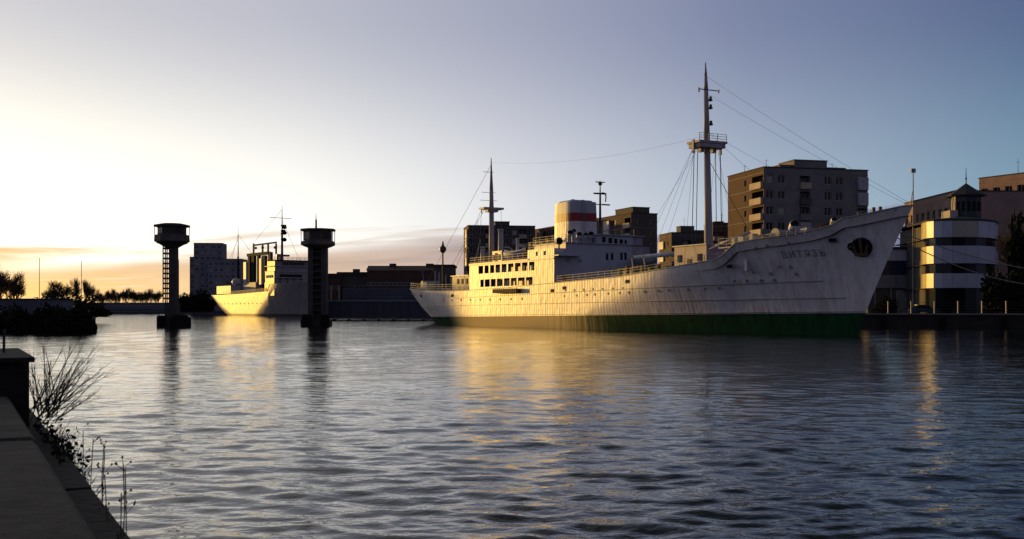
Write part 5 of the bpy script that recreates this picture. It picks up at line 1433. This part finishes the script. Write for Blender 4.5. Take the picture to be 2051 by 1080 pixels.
o = tp.build('towpath', M['soil']); o.rotation_euler = (0, 0, WR); setting(o)

# unseen row of bushes added by the towpath to keep sun off the wall
hg = thing('hedge', 'dark hedge along the towpath beyond the left picture edge', 'hedge', (0, 0, 0), WR)
for i in range(12):
    o = link('hedge_clump', BUSH[i % 3][0], hg, (-4.2, 3 + i * 2.3, .8), i * 1.3); o.scale = (1.9, 1.9, 3.2)
# bare shrub growing from the wall beside the pier
M['twig'] = material('shrub_twig', (0.045, 0.032, 0.022), .9)
sh = thing('bare_shrub', 'leafless shrub fanning thin twigs over the water beside the stone pier', 'shrub', (PX(84, 6.9), 6.9, PZ(818, 6.9)))
rng = random.Random(21)
stems = MB(); tw = MB()
for k in range(46):
    a = rng.uniform(-.25, 1.15) if k % 4 else rng.uniform(-.5, 1.5)
    L = rng.uniform(.22, .50) * (1.15 if .2 < a < 1.0 else .9); dy = rng.uniform(-.35, .35)
    p = Vector((rng.uniform(-.06, .08), rng.uniform(-.12, .12), rng.uniform(-.12, .02))); d = Vector((sin(a), dy, cos(a))).normalized()
    pts = [p]; n = 6
    for q in range(n):
        d = (d + Vector((rng.uniform(-.06, .10), rng.uniform(-.08, .08), rng.uniform(-.05, .10)))).normalized(); pts.append(pts[-1] + d * L / n)
    for q in range(n): stems.tube(pts[q], pts[q + 1], .0042 * (1 - q / n * .75), .0042 * (1 - (q + 1) / n * .75), 4, 0, False)
    for q in range(2, n):
        for _ in range(2):
            e = (d + Vector((rng.uniform(-.7, .7), rng.uniform(-.5, .5), rng.uniform(-.2, .6)))).normalized(); tw.tube(pts[q], pts[q] + e * rng.uniform(.03, .10), .0016, .0008, 3, 0, False)
stems.build('stem', M['twig'], sh); tw.build('twig', M['twig'], sh)
# dry undergrowth hugging the wall foot
def undergrowth():
    rng = random.Random(4); mb = MB()
    for k in range(1500):
        t = rng.random() ** .6; lyv = 3.6 + 4.8 * t; lx = .56 + abs(rng.gauss(0, .02 + .05 * t)); z = zw - .46 + abs(rng.gauss(0, .02 + .05 * t)) + .12 * t
        p = Vector((lx, lyv, z - .1)); d = Vector((rng.gauss(.25, .5), rng.gauss(0, .5), 1)).normalized() * rng.uniform(.03, .05 + .08 * t)
        s_ = Vector((rng.uniform(-1, 1), rng.uniform(-1, 1), 0)).normalized() * .004
        mb.face([p - s_, p + s_, p + d])
    for k in range(700):
        lyv = rng.uniform(6.2, 8.3); lx = .50 + abs(rng.gauss(0, .07)); z = zw - .36 + abs(rng.gauss(0, .06))
        p = Vector((lx, lyv, z)); a = Vector((rng.uniform(-1, 1), rng.uniform(-1, 1), rng.uniform(-1, 1))).normalized() * .018; b = a.orthogonal() * .6
        mb.face([p - a, p + b, p + a, p - b])
    o = mb.build('undergrowth', M['leaf_dark']); o.rotation_euler = (0, 0, WR)
    tag(o, 'dry dark undergrowth along the water side of the embankment wall', 'undergrowth', kind='stuff')
undergrowth()
# dry weeds standing in front of the wall face
for k, (px, pyt, Y) in enumerate(((238, 930, 3.9), (248, 938, 4.1), (196, 905, 4.6), (208, 890, 4.9), (176, 880, 5.2), (232, 985, 3.7), (165, 862, 5.6), (205, 950, 4.3))):
    rng = random.Random(60 + k)
    o = thing('dry_weed', ('tall dry weed, one of the pair nearest the bottom edge', 'tall dry weed, farther of the nearest pair', 'dry weed in the middle of the row, left stalk', 'dry weed in the middle of the row, right stalk', 'dry weed second nearest to the bare shrub', 'short dry weed, closest to the bottom edge', 'dry weed closest to the bare shrub', 'short dry weed between the tall pair and the shrub')[k], 'weed', (PX(px, Y), Y, .9), group='dry weed stalks below the embankment wall')
    h = PZ(pyt, Y) - .9; pts = [Vector((0, 0, 0))]
    for q in range(6): pts.append(pts[-1] + Vector((rng.uniform(-.008, .012), rng.uniform(-.01, .01), h / 6)))
    MB().path(pts, .0022, 4).build('stem', M['twig'], o)
    hd = MB()
    for q in range(9):
        b = pts[3 + q % 4] + Vector((0, 0, rng.uniform(-.03, .03))); e = b + Vector((rng.uniform(-.035, .035), rng.uniform(-.03, .03), rng.uniform(.01, .04))); hd.tube(b, e, .0012, .001, 3, 0, False).lathe([(0, -.006), (.005, 0), (0, .008)], tuple(e), 5)
    hd.build('seed_head', M['twig'], o, kind='stuff')
